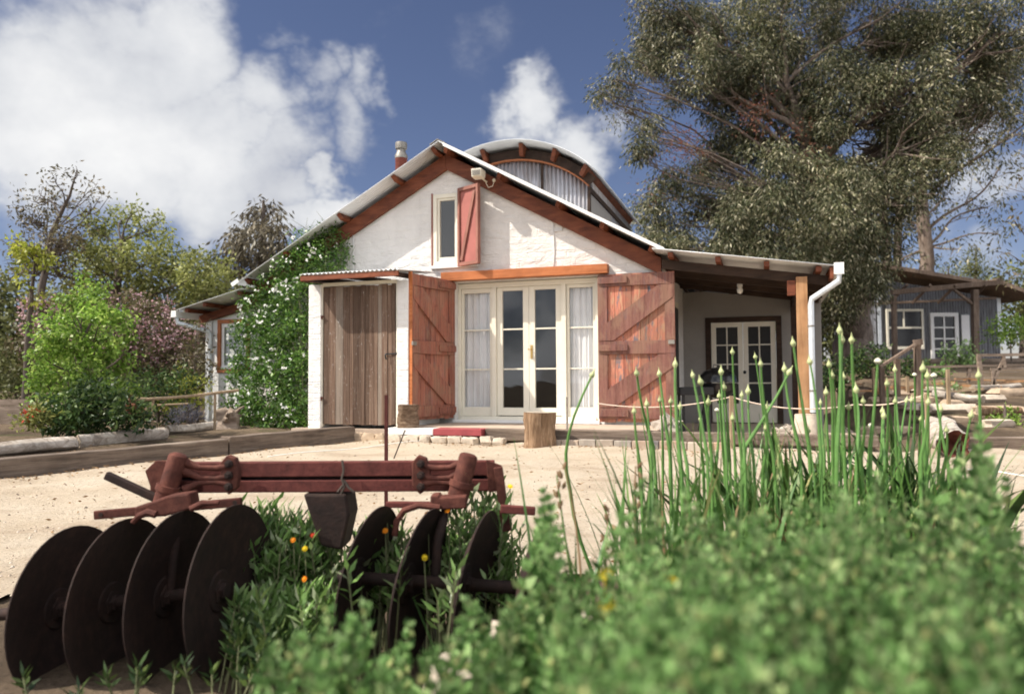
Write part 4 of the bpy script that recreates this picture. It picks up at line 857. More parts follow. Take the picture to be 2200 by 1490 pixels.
wl=corrwall(1885,2150,598,640,1.5,CY); n0=len(wl.v)
wl.build('wall',M['galv2'],CT,smooth=True,ang=70)
mb=MB(); x1=CX(2150);x0=CX(1885); mb.box(x0,x1,CY+.1,CY+.2,1.5,Czz(640)); mb.box(x1-.1,x1,CY+.2,CY+6,1.5,Czz(640)); mb.prism([(x0,CY+.05),(x0-.9,CY+2.0),(x0-.9,CY+2.2),(x0,CY+.25)],'z',1.5,Czz(600)); mb.build('side_wall',M['galv2'],CT)
mb=MB(); rect(mb,1886,1893,600,740,CY-.08,CY-.03); mb.build('corner_trim',M['galvpipe'],CT); mb=MB(); rect(mb,2143,2151,640,735,CY-.08,CY-.03); mb.build('corner_trim',M['galvpipe'],CT)
mb=MB(); xa,xb=CX(1845),CX(2150); za,zb_=Czz(566),Czz(618); mb.add([(xa,CY-.9,za),(xb,CY-.9,zb_),(xb,CY+6,zb_+.1),(xa,CY+6,za+.1),(xa,CY-.9,za-.16),(xb,CY-.9,zb_-.16),(xb,CY+6,zb_-.1),(xa,CY+6,za-.1)],[(0,1,2,3),(7,6,5,4),(0,4,5,1),(1,5,6,2),(2,6,7,3),(3,7,4,0)]); mb.build('roof',M['greypost'],CT)
mb=MB(); xa,xb=CX(2110),CX(2195); za,zb_=Czz(606),Czz(640); mb.add([(xa,CY-1.2,za),(xb,CY-1.2,zb_),(xb,CY+4,zb_),(xa,CY+4,za),(xa,CY-1.2,za-.2),(xb,CY-1.2,zb_-.14),(xb,CY+4,zb_-.14),(xa,CY+4,za-.2)],[(0,1,2,3),(7,6,5,4),(0,4,5,1),(1,5,6,2),(2,6,7,3),(3,7,4,0)]); mb.build('lower_roof',M['greypost'],CT)
mb=MB(); rect(mb,1904,1908,664,750,CY-.12,CY-.02); rect(mb,1979,1983,664,750,CY-.12,CY-.02); rect(mb,1908,1979,664,669,CY-.12,CY-.02); rect(mb,1908,1979,744,750,CY-.12,CY-.02); rect(mb,1908,1979,702,706,CY-.1,CY-.03); rect(mb,1940,1943,669,702,CY-.1,CY-.03); W_=mb.build('window',M['cream'],CT)
mb=MB(); rect(mb,1908,1979,668,745,CY-.06,CY-.04); mb.build('pane',M['black'],W_)
mb=MB(); rect(mb,1998,2005,672,775,CY-.12,CY-.02); rect(mb,2050,2058,672,775,CY-.12,CY-.02); rect(mb,2005,2050,672,680,CY-.12,CY-.02); rect(mb,2026,2029,680,760,CY-.1,CY-.03)
for y in (702,726,748): rect(mb,2005,2026,y,y+3,CY-.1,CY-.03); rect(mb,2029,2050,y,y+3,CY-.1,CY-.03)
D_=mb.build('door',M['white'],CT)
mb=MB(); rect(mb,2005,2050,680,766,CY-.06,CY-.04); mb.build('pane',M['black'],D_)
mb=MB(); rect(mb,2062,2084,674,745,CY-.09,CY-.03); SW2=mb.build('side_window',M['galv2'],CT)
mb=MB(); rect(mb,2064,2081,677,742,CY-.13,CY-.1); mb.build('window_sheet',M['curtain'],SW2)
mb=MB(); rect(mb,1880,2170,772,800,CY-1.5,CY+.05); mb.build('plinth',M['greywood'],CT)
# pergola
PG=empty('pergola',P(2010,800,30),'grey timber pergola frame in front of the iron cottage','pergola')
Yp=30.5
def pb(px0,py0,px1,py1,w,name,Y0=Yp,Y1=None):
    mb=MB(); mb.bar(P(px0,py0,Y0),P(px1,py1,Y1 or Y0),w,w,(0,1,0)); mb.build(name,M['greypost'],PG,bevel=.01)
pb(1920,635,1923,800,.17,'post'); pb(2094,622,2096,790,.22,'post'); pb(1915,628,2152,606,.2,'beam'); pb(1885,652,2140,640,.1,'beam',32.4)
pb(2050,622,2092,655,.1,'brace'); pb(2135,610,2150,598,.12,'rafter_end')
for px in (1935,1985,2040,2105): pb(px+14,612,px-24,650,.1,'rafter',Yp-.2,32.2)
# timber posts with handrail
HRl=empty('handrail',P(1945,862,14),'weathered timber handrail on three posts beside the rock steps','handrail')
def hb(px0,py0,px1,py1,w,name,Y=14,h=None):
    mb=MB(); mb.bar(P(px0,py0,Y),P(px1,py1,Y),w,h or w,(0,1,0)); mb.build(name,M['greypost'],HRl,bevel=.006)
hb(1970,738,1974,866,.10,'post'); hb(1927,770,1928,872,.09,'post',14.1); hb(1894,790,1896,880,.08,'post',14.2); hb(1890,788,1966,740,.05,'rail',13.92,.09); hb(1962,736,1982,734,.1,'cap',13.9,.04)
# wire fence and gate
FN=empty('wire_fence',P(2080,850,17),'low grey timber and wire fence on the bank at right','fence')
def fb(px0,py0,px1,py1,w,name,Y=17,h=None):
    mb=MB(); mb.bar(P(px0,py0,Y),P(px1,py1,Y),w,h or w,(0,1,0)); mb.build(name,M['greywood'] if name!='wire' else M['steel'],FN)
fb(1985,788,2225,783,.05,'rail',17,.07); fb(2082,790,2080,835,.06,'post'); fb(2102,762,2110,842,.07,'post',16); fb(2155,765,2158,790,.06,'post',16); fb(2100,763,2210,761,.06,'rail',16); fb(2155,770,2130,832,.05,'brace',16); fb(2132,795,2135,842,.05,'post',16); fb(2128,793,2215,790,.05,'rail',16); fb(1995,788,1997,830,.06,'post')
for k,y in enumerate((800,812,824)): fb(1990,y,2215,y-2,.008,'wire',16.98)
for k,(px,pt,Y,zb,ln) in enumerate(((1912,815,15,.6,-.02),(1925,822,15.2,.6,0.0),(1949,808,15.4,.6,0),(1876,790,15,.6,.0),(2036,793,12.6,.4,.0),(1922,816,16,.7,.01))):
    stake(px,pt,Y,zb-.1,['thin stake leaning left of the handrail posts','short stake between the handrail posts','stake just left of the tall handrail post','stake at the shadow edge left of the handrail','tall pale stake standing on the rock bank at right','short stake behind the handrail posts'][k],.05,'stake',lean=ln*5)
# ================================================================ rocks on the bank
rr=random.Random(99)
def bank(px,py): 
    lo,hi=9.5,40
    for _ in range(40):
        m=(lo+hi)/2; p=P(px,py,m)
        if p.z>H(p.x,p.y): lo=m
        else: hi=m
    return P(px,py,lo)
def slab(px,py,wpx,hpx,seed,label,mat='rock'):
    p=bank(px,py); s=p.y/FPX; c=(p.x,p.y,p.z+hpx*s*.3)
    o=rockmesh(c,wpx*s*.5,max(.15,wpx*s*.28),hpx*s*.55,seed,rr.uniform(-.2,.2)).build('rock_slab',M[mat],at=(p.x,p.y,p.z),smooth=True,ang=40); tag(o,label,'rock','rocks on the right bank')
RS=[(2020,885,150,22,'long flat sandstone slab lowest on the bank'),(2140,888,110,20,'flat slab at the right end of the bank'),(1960,868,90,20,'sandstone slab below the handrail'),(2090,862,110,18,'wavy edged slab in the middle of the bank'),(2170,850,80,20,'upper slab at the right edge'),(1895,868,60,18,'slab at the shadow edge of the bank'),(2000,842,90,14,'thin slab behind the tall pale stake'),(2080,838,60,12,'small slab under the fence'),(1850,850,50,16,'pale slab near the dark bank under the gum'),(2140,915,60,18,'small rock low on the bank near the sleeper'),(1930,930,50,18,'pale rock behind the onion stalks'),(1870,935,60,22,'pale rock beside the verandah boulder'),(2010,925,50,20,'rock leaning on the hollow log'),(2060,905,50,14,'wedge shaped rock right of the tall pale stake'),(1985,855,40,14,'squarish block between the two slabs by the stake'),(2120,835,50,12,'flat chip of stone at the fence foot'),(2045,870,40,14,'stubby block between the long slab and the wavy slab'),(1925,850,45,14,'block at the foot of the handrail posts')]
for k,(a,b,c,d,l) in enumerate(RS): slab(a,b,c,d,200+k,l,'rock' if k%3 else 'stone')
for k,(a,b,c,d,r_,l) in enumerate(((2010,862,2110,872,9,'bleached log lying across the sandstone slabs'),(2090,848,2190,842,8,'log along the top of the bank by the fence'),(1930,880,2000,893,8,'short bleached log below the handrail'),(2100,900,2195,898,10,'brown log low on the bank at the right edge'))):
    p=bank(a,b);q=bank(c,d); r=r_/FPX*p.y; p=p+Vector((0,0,r+.05));q=q+Vector((0,0,r+.05)); log_mesh(p,q,r,r*.85,M['log'] if k!=3 else M['stump'],M['sawn'],'bank_log',l,group='logs on the right bank',seed=400+k)
for k in range(26):
    px=rr.uniform(1870,2180);py=rr.uniform(826,850); p=bank(px,py); L_=rr.uniform(.4,1.3); th=rr.uniform(-.5,.5); w=rr.uniform(.025,.06)
    mb=MB(); dv=Vector((math.cos(th),math.sin(th),rr.uniform(-.08,.12)))*L_*.5; c=Vector((p.x,p.y,p.z+rr.uniform(.03,.2))); mb.bar(c-dv,c+dv,w*1.6,w); o=mb.build('timber_offcut',M['post'] if k%2 else M['stake'],at=(p.x,p.y,p.z)); tag(o,'sawn timber offcut lying in the heap behind the rock slabs','offcut','timber offcuts heaped on the bank')
# ================================================================ FOLIAGE TOOLS
def nrm(a): return a/np.maximum(np.linalg.norm(a,axis=1,keepdims=True),1e-9)
def leaf_obj(name,pos,dr,Ls,Ws,mat,parent=None,at=None,curl=.12,seed=0):
    rg=np.random.default_rng(seed); N=len(pos); dr=nrm(dr); rv=rg.normal(size=(N,3)); sd_=nrm(np.cross(dr,rv)); nn=np.cross(sd_,dr)
    Ls=np.broadcast_to(Ls,(N,))[:,None]; Ws=np.broadcast_to(Ws,(N,))[:,None]
    a=pos; b=pos+dr*Ls*.45+sd_*Ws*.5+nn*Ls*curl*.5; c=pos+dr*Ls-nn*Ls*curl*.3; d=pos+dr*Ls*.45-sd_*Ws*.5+nn*Ls*curl*.5
    V=np.stack([a,b,c,d],1).reshape(-1,3)
    off=OFF.get(parent.name,Vector((0,0,0))) if parent is not None else Vector(at)
    V=V-np.array(off)[None]
    me=bpy.data.meshes.new(name); me.vertices.add(4*N); me.vertices.foreach_set('co',V.astype(np.float32).ravel())
    me.loops.add(4*N); me.loops.foreach_set('vertex_index',np.arange(4*N,dtype=np.int32)); me.polygons.add(N); me.polygons.foreach_set('loop_start',np.arange(0,4*N,4,dtype=np.int32)); me.polygons.foreach_set('loop_total',np.full(N,4,dtype=np.int32))
    me.update(calc_edges=True); me.validate()
    for m in (mat if isinstance(mat,(list,tuple)) else [mat]): me.materials.append(m)
    return link(name,me,parent,off if parent is None else None)
def ball(rg,n,shell=.5):
    d=nrm(rg.normal(size=(n,3))); r=rg.random(n)**(1/3); r=shell*(1-(1-r)*.45)+(1-shell)*r; return d*r[:,None]
def clusters(rg,blobs,per,spread,droop):
    """blobs: (center, (rx,ry,rz), ntwigs) -> leaf positions and directions"""
    Pp=[];Dd=[];T=[]
    for c,r,n in blobs:
        t=np.array(c)[None]+ball(rg,n)*np.array(r)[None]; T.append(t)
        k=rg.poisson(per,n)+1; cen=np.repeat(t,k,0); off=rg.normal(size=cen.shape)*spread; off[:,2]*=.9
        Pp.append(cen+off); d=nrm(off+rg.normal(size=off.shape)*spread*.8); d[:,2]-=droop; Dd.append(d)
    return np.concatenate(Pp),np.concatenate(Dd),T
def curve(p,q,n=7,wob=.08,sag=0,rr=random):
    p=Vector(p);q=Vector(q); l=(q-p).length; j=[Vector((rr.uniform(-1,1),rr.uniform(-1,1),rr.uniform(-1,1)))*l*wob for _ in range(2)]; out=[]
    for i in range(n+1):
        t=i/n; v=p.lerp(q,t)+j[0]*math.sin(math.pi*t)+j[1]*math.sin(2*math.pi*t)*.5; v.z-=sag*math.sin(math.pi*t)*l; out.append(v)
    return out
def tree(name,label,cat,trunk,radii,blobs,per,spread,droop,Ls,Ws,mat,bmat,seed,group=None,limb=.25,twigs=.12,limb_from=(.3,1.),extra=None,kind=None,tw=.012,rise=.75,limbs=None):
    rg=np.random.default_rng(seed); rr=random.Random(seed); trunk=[Vector(p) for p in trunk]
    T=empty(name,trunk[0],label,cat,group)
    mb=MB(); pts=[];rds=[]
    for i in range(len(trunk)-1):
        for k in range(4): pts.append(trunk[i].lerp(trunk[i+1],k/4)+Vector((rr.uniform(-1,1),rr.uniform(-1,1),0))*radii[i]*.15*(1 if i+k else 0)); rds.append(radii[i]+(radii[i+1]-radii[i])*k/4)
    pts.append(trunk[-1]);rds.append(radii[-1]); mb.tube(pts,rds,12); mb.build('trunk',bmat[0],T,smooth=True)
    pos,dr,TW=clusters(rg,blobs,per,spread,droop)
    mb=MB(); n=len(pts)
    TW2=[max(TW,key=lambda q:0)]*0 if limbs is None else [[Vector(b2[0])+Vector((rr.uniform(-1,1)*b2[1][0],rr.uniform(-1,1)*b2[1][1],rr.uniform(-1,.6)*b2[1][2])) for _ in range(16)] for b2 in limbs]
    for (c,r,k),tw_ in zip(limbs or blobs,TW2 or TW):
        c=Vector(c)-Vector((0,0,.15*r[2])); best=min(range(int(n*limb_from[0]),max(int(n*limb_from[0])+1,int(n*limb_from[1]))),key=lambda i:(pts[i]-c).length*.3+abs(c.z-pts[i].z-rise*math.hypot(c.x-pts[i].x,c.y-pts[i].y)))
        st_=pts[best]; rl=min(rds[best]*.7,max(.02,limb*max(r)*.16)); cv=curve(st_,c,8,.09,-.06,rr); mb.tube(cv,[rl*(1-.65*i/8) for i in range(9)],7)
        m=int(len(tw_)*(twigs if limbs is None else 1))
        for t in tw_[:m]:
            o=cv[rr.randint(4,8)]; mb.tube(curve(o,t,5,.1,.04,rr),[rl*.3,rl*.25,rl*.2,rl*.15,tw*.7,tw*.4] if rl*.15>tw else [tw,tw*.9,tw*.8,tw*.7,tw*.5,tw*.3],5)
    mb.build('limbs',bmat[1],T,smooth=True)
    cr=leaf_obj('crown',pos,dr,rg.uniform(.7,1.25,len(pos))*Ls,rg.uniform(.7,1.25,len(pos))*Ws,mat,T,seed=seed)
    if extra:
        p2,d2,_=clusters(rg,extra[0],per*.7,spread*1.1,extra[3]); ox=leaf_obj(extra[2],p2,d2,Ls*.8,Ws*.7,extra[1],T,seed=seed+1); ox['kind']='stuff'
    return T
def PB(lst,Y,dep=.6,dens=1.,jit=0,seed=0):
    rr=random.Random(seed); out=[]
    for e in lst:
        px,py,r=e[:3]; k=e[3] if len(e)>3 else 1.; yy=Y+rr.uniform(-1,1)*jit
        R=r/FPX*yy; out.append((P(px,py,yy),(R,R*(1+dep*.3),R*.85),max(4,int(dens*r*r/100*k))))
    return out
def clump(blobs,k,f,seed,zs_=1.25):
    rr=random.Random(seed); out=[]
    for c,r,n in blobs:
        m=max(2,int(k*(.8+.4*rr.random())))
        for _ in range(m):
            d=Vector((rr.gauss(0,1),rr.gauss(0,1),rr.gauss(0,1))).normalized()*rr.uniform(.45,1.)
            s=f*rr.uniform(.65,1.3); out.append((Vector(c)+Vector((d.x*r[0],d.y*r[1],d.z*r[2])),(r[0]*s,r[1]*s,r[2]*s*zs_),max(3,int(n/m))))
    return out
# ---------------------------------------------------------------- big gum tree
Y=27.
bl=[(1325,165,42,.8),(1385,135,60),(1300,205,32,.7),(1430,95,70),(1345,225,40,.6),(1395,285,45,.9),(1380,330,28,.7),(1500,60,80),(1540,150,80),(1470,170,55),(1600,90,95),(1640,180,100),(1740,70,110),(1800,180,110),(1900,70,110),(1950,190,110),(1560,250,75),(1660,290,95),(1770,290,105),(1880,300,110),(1520,320,50,.8),(1980,300,90),(2060,100,110,.9),(2060,220,85,.8),(2140,230,60,.6),(2010,370,60,.7),(2120,150,70,.6),(1870,210,70,.5),(1440,395,45),(1405,470,50),(1480,450,75),(1560,390,80),(1580,480,90),(1690,400,95),(1690,500,95),(1800,400,100),(1800,510,95),(1900,410,85),(1430,530,50),(1500,545,70),(1620,560,80),(1740,590,80),(1830,600,65),(1900,500,60,.7),(1420,10,80),(1700,-30,140),(1950,-30,150),(1400,430,30,.8),(1790,660,60,.8),(1450,590,50),(1550,620,60),(1650,640,60),(1720,660,50),(1830,690,50,.6),(1860,560,60),(2140,60,110,.6)]
tb=P(1835,790,28.); 
trunk=[Vector((tb.x,28,1.2)),P(1838,720,28),P(1840,620,27.5),P(1800,480,27),P(1740,330,27),P(1690,180,27)]
gbl=PB(bl,Y,.8,3.7,1.6,3); fbl=PB([(1650,430,60),(1750,460,70),(1830,420,60),(1800,560,65),(1700,560,60),(1850,520,50),(1600,450,50),(1780,360,60),(1560,500,45),(1840,620,50),(1650,330,50,.7),(1620,530,50),(1720,640,45)],23.8,.6,3.0,.8,31); blobs=clump(gbl,9,.37,5,1.3)+clump(fbl,7,.4,6,1.3)
ex=(PB([(1640,240,38,.8),(1612,268,30,.8),(1470,300,40,.8),(1500,330,35,.6),(1705,285,26,.7),(1735,335,28,.7),(1775,380,25,.6),(1395,400,26,.5),(1440,345,25,.5)],Y-2.2,.5,1.1,.3,4),M['eucred'],'red_shoots',.2)
tree('gum_tree','huge drooping gum tree towering behind the verandah at right','tree',trunk,[.95,.62,.5,.38,.26,.1],blobs,17,.19,1.1,.165,.044,M['euc'],(M['gumbark'],M['gumlimb']),11,limbs=gbl,limb=.5,twigs=.12,limb_from=(.45,1.),extra=ex,tw=.014)
# second gum: pale trunk and open crown on the right
Y2=36.
bl=[(2000,250,80,.6),(2080,300,75,.5),(2130,200,80,.5),(2030,420,40,.35),(2120,440,45,.35),(2150,350,50,.3),(2060,530,35,.3),(2150,500,35,.25),(1950,470,60,.5),(1930,560,40,.5),(2010,560,25,.3),(2170,120,90,.5),(2200,260,60,.5)]
tree('gum_tree','slender pale trunked gum rising behind the iron cottage','tree',[P(1990,660,Y2),P(1992,560,Y2),P(1983,440,Y2),P(1975,330,Y2),P(1990,200,Y2)],[.36,.32,.28,.2,.08],PB(bl,Y2,.6,2.3,1.,5),11,.25,1.0,.26,.075,M['euc'],(M['gumlimb'],M['gumlimb']),12,limb=.42,twigs=.35,limb_from=(.3,1.),tw=.02)
for k,(px,l) in enumerate(((1900,'thin dark trunked gum left of the slender pale gum'),(1925,'forked thin gum between the cottage roof and the pale trunk'))):
    tree('gum_tree',l,'tree',[P(px,660,37),P(px+4,560,37),P(px-2+8*k,430,37),P(px+10,330,37)],[.22,.2,.16,.08],PB([(px-15,430,60,.6),(px+20,350,60,.6),(px,520,40,.4)],37,.6,1.,1,6+k),8,.2,1.,.26,.075,M['euc'],(M['gumbark'],M['gumbark']),13+k,limb=.35,twigs=.25,tw=.02)
tree('pine_tree','small pointed evergreen seen over the cottage roof','tree',[P(2095,640,44),P(2096,600,44),P(2097,535,44)],[.15,.1,.03],PB([(2096,548,16),(2092,572,24),(2102,585,26),(2085,600,28),(2110,605,28)],44,.6,4.,.5,9),9,.18,-.3,.22,.06,M['backtree'],(M['bark'],M['bark']),15,limb=.3,twigs=.2)
tree('gum_sapling','bushy sapling left of the small evergreen over the cottage roof','tree',[P(2035,650,42),P(2036,610,42),P(2038,575,42)],[.12,.08,.03],PB([(2035,575,25,.7),(2030,600,25,.7),(2045,595,22,.7)],42,.6,2.5,.5,10),8,.18,.6,.24,.06,M['backtree'],(M['bark'],M['bark']),16,limb=.3,twigs=.2)
# twigs hanging in at the right edge
tree('gum_tree','bare twiggy tree just at the right edge beside the cottage','tree',[P(2260,700,24),P(2255,500,24),P(2245,330,24)],[.2,.15,.08],PB([(2180,470,45,.25),(2165,540,35,.25),(2175,590,30,.3),(2200,400,50,.3),(2195,330,40,.3)],24,.5,1.,.6,12),7,.14,.6,.2,.06,M['brown'],(M['gumbark'],M['gumbark']),17,limb=.3,twigs=.6)
# ---------------------------------------------------------------- trees at left
tree('locust_tree','rounded yellow-green tree rising left of the barn roof','tree',[P(225,800,21),P(240,680,21),P(255,590,21),P(265,500,21)],[.17,.14,.10,.03],PB([(260,465,32),(205,480,30),(330,490,38),(235,530,55),(310,560,60),(200,580,55),(380,570,48),(260,620,75),(350,640,70),(430,590,50),(440,650,55),(170,640,50),(190,545,40),(300,450,18,.7),(345,465,14,.7)],21,.7,2.6,1.2,20),9,.10,.25,.13,.07,M['locust'],(M['bark'],M['bark']),21,limb=.35,twigs=.22)
tree('locust_tree','lower yellow-green tree between the rounded tree and the reddish gum','tree',[P(430,780,24),P(440,660,24),P(445,560,24)],[.22,.16,.05],PB([(440,560,35),(410,610,45),(470,600,35),(450,650,50),(390,580,25),(480,570,22),(500,650,45)],24,.7,2.3,1,22),9,.11,.25,.15,.08,M['locust'],(M['bark'],M['bark']),22,limb=.35,twigs=.2)
tree('gum_tree','reddish gum tree with hanging leaves just left of the barn roof slope','tree',[P(560,780,25),P(562,640,25),P(565,520,25),P(566,430,25)],[.25,.2,.12,.04],PB([(566,440,20),(555,470,32),(590,480,30),(520,505,32),(570,520,50),(500,545,35),(610,530,38),(540,570,55),(600,580,40),(500,600,45),(560,630,60)],25,.7,2.0,1,24),10,.15,1.1,.24,.075,M['redgum'],(M['bark'],M['bark']),23,limb=.3,twigs=.2)
tree('bare_tree','nearly bare tree with a few brown leaves at the far left','tree',[P(75,800,19),P(90,620,19),P(110,500,19),P(150,420,19),P(165,365,19)],[.10,.085,.06,.035,.012],PB([(165,370,22,.35),(200,400,26,.3),(120,390,30,.35),(85,420,40,.45),(215,420,22,.25),(150,430,35,.3),(80,470,40,.9),(130,510,40,1.2),(90,540,50,1.2),(160,500,25,.6),(190,450,30,.25),(60,560,50,1),(130,590,35,1.)],19,.6,2.6,1,26),6,.11,.3,.12,.05,M['brown'],(M['bark'],M['bark']),24,limb=.3,twigs=.8,tw=.012)
tree('golden_tree','bright yellow leaved tree top at the left edge','tree',[P(50,900,14),P(62,700,14),P(75,560,14)],[.06,.05,.02],PB([(75,545,20),(98,560,14),(50,560,24),(60,600,16,.5),(40,530,22),(70,640,14,.5)],14,.6,3.2,.4,28),7,.06,.3,.10,.06,M['yellow'],(M['bark'],M['bark']),25,limb=.3,twigs=.2)
for k,(px,py,l) in enumerate(((120,690,'dark bushy tree in the back row at the far left'),(260,700,'bushy tree in the back row behind the rounded yellow-green tree'),(400,710,'bushy tree in the back row left of the lean-to roof'),(520,700,'bushy tree in the back row right behind the lean-to roof'),(0,650,'bushy tree in the back row cut by the left edge'))):
    tree('bushy_tree',l,'tree',[P(px,860,29),P(px,760,29),P(px,py-30,29)],[.25,.2,.05],PB([(px,py-20,60),(px-50,py+20,65),(px+50,py+20,65),(px,py+60,85),(px-40,py+110,70),(px+45,py+110,70)],29,.7,1.3,1,30+k),9,.18,.3,.24,.13,M['backtree'],(M['bark'],M['bark']),30+k,group='bushy trees in the back row',limb=.3,twigs=.08)
for k,(px,py,l) in enumerate(((1850,650,'dark bushy tree left of the iron cottage'),(2200,600,'bushy tree at the far right beyond the cottage'),(1760,640,'dark bushy tree seen past the verandah gutter'))):
    tree('bushy_tree',l,'tree',[P(px,800,41+k),P(px,700,41+k),P(px,py,41+k)],[.25,.2,.05],PB([(px,py,55),(px-40,py+50,60),(px+40,py+50,60),(px,py+80,75)],41+k,.7,1.4,1,40+k),9,.24,.3,.30,.15,M['backtree'],(M['bark'],M['bark']),40+k,limb=.3,twigs=.08)
# ---------------------------------------------------------------- garden shrubs at left
def shrub(name,label,cat,base,blobs,per,spread,droop,Ls,Ws,mat,seed,extra=None,stem=.03,bm='bark',group=None):
    c=sum((Vector(b[0]) for b in blobs),Vector())/len(blobs)
    return tree(name,label,cat,[base,base.lerp(Vector((c.x,c.y,max(c.z,base.z+.2))),.5),Vector((c.x,c.y,max(c.z,base.z+.3)))],[stem,stem*.8,stem*.4],blobs,per,spread,droop,Ls,Ws,mat,(M[bm],M[bm]),seed,group,limb=.12,twigs=.12,limb_from=(.2,1.),extra=extra,tw=.004)
def bedp(px,py):
    p=onbed(px,py); return p
shrub('maple_sapling','fresh lime green maple sapling at the left of the garden bed','sapling',Vector((P(195,890,11).x,11,.3)),PB([(200,625,22),(205,660,30),(155,650,22),(240,680,28),(130,690,26),(185,700,34),(105,720,26),(150,740,36),(215,745,36),(265,720,22),(90,760,24),(255,780,30),(120,790,36),(190,800,38),(80,815,26),(230,840,34),(150,850,36),(95,860,24),(275,830,20),(180,600,11,.6),(135,640,10,.6),(285,690,12,.6),(75,700,12,.6),(222,612,10,.6)],11,.8,3.9,.5,50),10,.045,.6,.056,.048,M['lime'],51,stem=.035)
shrub('blossom_shrub','pink blossoming shrub spreading behind the lime green sapling','shrub',Vector((P(300,890,15).x,15,.35)),PB([(330,690,55),(280,660,45),(380,720,45),(310,760,70),(390,770,45),(240,720,60),(100,680,50),(80,740,50),(150,760,60),(350,810,55),(410,740,30)],15,.6,2.2,.6,52),8,.07,.2,.08,.06,M['maroon'],52,extra=(PB([(330,690,58),(280,660,48),(380,720,46),(310,750,70),(390,770,40),(240,720,55),(95,680,50),(80,740,40),(150,730,50)],14.8,.6,1.7,.6,53),M['blossom'],'blossom',.1),stem=.06)
shrub('dark_shrub','dark leafy shrub behind the pale sawn log','shrub',bedp(215,925),PB([(190,885,55),(140,880,45),(250,890,45),(290,890,35),(215,850,50),(165,905,40),(110,900,35)],9.9,.6,3.2,.3,54),8,.04,.1,.085,.035,M['darkgreen'],54,stem=.03)
shrub('dark_shrub','dark shrub in the shade below the pink blossom','shrub',Vector((P(340,880,13).x,13,.35)),PB([(330,840,55),(280,850,50),(390,820,40),(360,870,40)],13,.6,2.6,.4,55),8,.06,.1,.08,.04,M['darkgreen'],55)
shrub('green_shrub','mid green shrub behind the board fence at the left edge','shrub',Vector((P(40,880,15).x,15,.3)),PB([(20,790,55),(70,815,45),(-30,830,60),(60,760,40),(30,850,45)],15,.6,2.6,.5,61),8,.06,.2,.085,.045,M['backtree'],61)
shrub('golden_shrub','golden feathery shrub left of the lean-to downpipe','shrub',Vector((P(410,900,12.6).x,12.6,.3)),PB([(385,840,28),(420,830,30),(370,870,22),(430,870,22),(400,800,22,.6)],12.6,.6,3.2,.3,56),9,.04,.1,.06,.02,M['yellow'],56)
shrub('olive_shrub','olive green shrub rising behind the golden shrub','shrub',Vector((P(425,880,13.6).x,13.6,.3)),PB([(420,760,32),(390,790,30),(440,800,26),(430,710,22,.6),(405,830,30)],13.6,.6,2.2,.3,57),8,.055,.1,.08,.035,M['brown'],57)
shrub('lavender_bush','grey lavender clump beside the driftwood stump','shrub',bedp(395,912),PB([(380,895,20),(405,888,24),(425,898,16)],11.2,.5,5.,.15,58),7,.025,-.9,.07,.012,M['lavender'],58,stem=.012)
shrub('flower_clump','small red leaved plant near the left end of the bamboo rail','plant',bedp(284,915),PB([(284,880,14),(280,860,10)],9.9,.5,5,.1,59),6,.025,-.3,.05,.03,M['eucred'],59,stem=.008)
shrub('flower_clump','low plant with red flowers at the left edge of the bed','plant',bedp(72,915),PB([(75,890,22),(95,900,20),(60,905,22)],9.4,.5,4,.1,60),7,.03,-.2,.07,.03,M['locust'],60,extra=(PB([(72,885,9),(62,890,7)],9.3,.3,5,.1,61),M['redpetal'],'flowers',0),stem=.01)
# timber wall panel at far left
p=P(90,868,13); mb=MB()
for k in range(4): mb.box(p.x-1.6,p.x+.5,13,13.03,.3+k*.115,.41+k*.115)
o=mb.build('board_fence',M['greywood'],at=(p.x,13,.3)); tag(o,'low grey board fence at the far left behind the sapling','fence')
# ---------------------------------------------------------------- flowering climber on the barn corner
vb=[]
def vbl(px,py,r,v,k=1.):
    u,z=FP(px,py,v); c=L(u,v,z); R=r/FPX*c.y; vb.append((c,(R,R*.8,R*.95),int(r*r/100*4.8*k)))
for e in ((700,510,28,-.15),(725,500,22,-.1,.7),(660,540,34,-.2),(700,560,40,-.2),(630,580,42,-.25),(680,600,40,-.3),(735,545,22,-.1,.8),(590,620,42,-.3),(640,640,48,-.45),(560,660,40,-.35),(600,700,55,-.5),(545,720,45,-.4),(640,710,38,-.6),(600,780,58,-.6),(640,790,35,-.7),(540,790,45,-.5),(575,850,58,-.7),(630,860,45,-.9),(530,860,38,-.6),(600,900,45,-.9),(645,905,28,-1.),(550,900,35,-.8),(740,530,16,-.05,.5),(665,500,14,-.1,.6),(640,500,9,-.1,.4),(530,640,18,-.3,.5),(515,800,28,-.5,.8),(510,870,32,-.6,.9),(520,720,24,-.4,.8),(690,640,22,-.3,.9),(650,770,22,-.75,.8)): vbl(*e)
rg=np.random.default_rng(70); pos,dr,TW=clusters(rg,vb,9,.06,.25)
q=L(-3.6,-.7,.15); VN=empty('flowering_climber',q,'white flowering climber smothering the barn corner beside the closet','climber')
mb=MB(); rr=random.Random(70)
for c,r,k in vb[::2]: mb.tube(curve((q.x+rr.uniform(-.6,.4),q.y+rr.uniform(-.1,.4),.15),c,7,.06,0,rr),[.02,.018,.016,.014,.012,.01,.008,.005],6)
for tw_ in TW:
    for t in tw_[:6]: 
        d=Vector((rr.uniform(-.3,.3),rr.uniform(-.35,-.05),rr.uniform(.05,.35))); mb.tube([Vector(t)-d*.3,Vector(t)+d*.3,Vector(t)+d*.8],[.005,.004,.002],4)
mb.build('stem',M['twig'],VN,smooth=True)
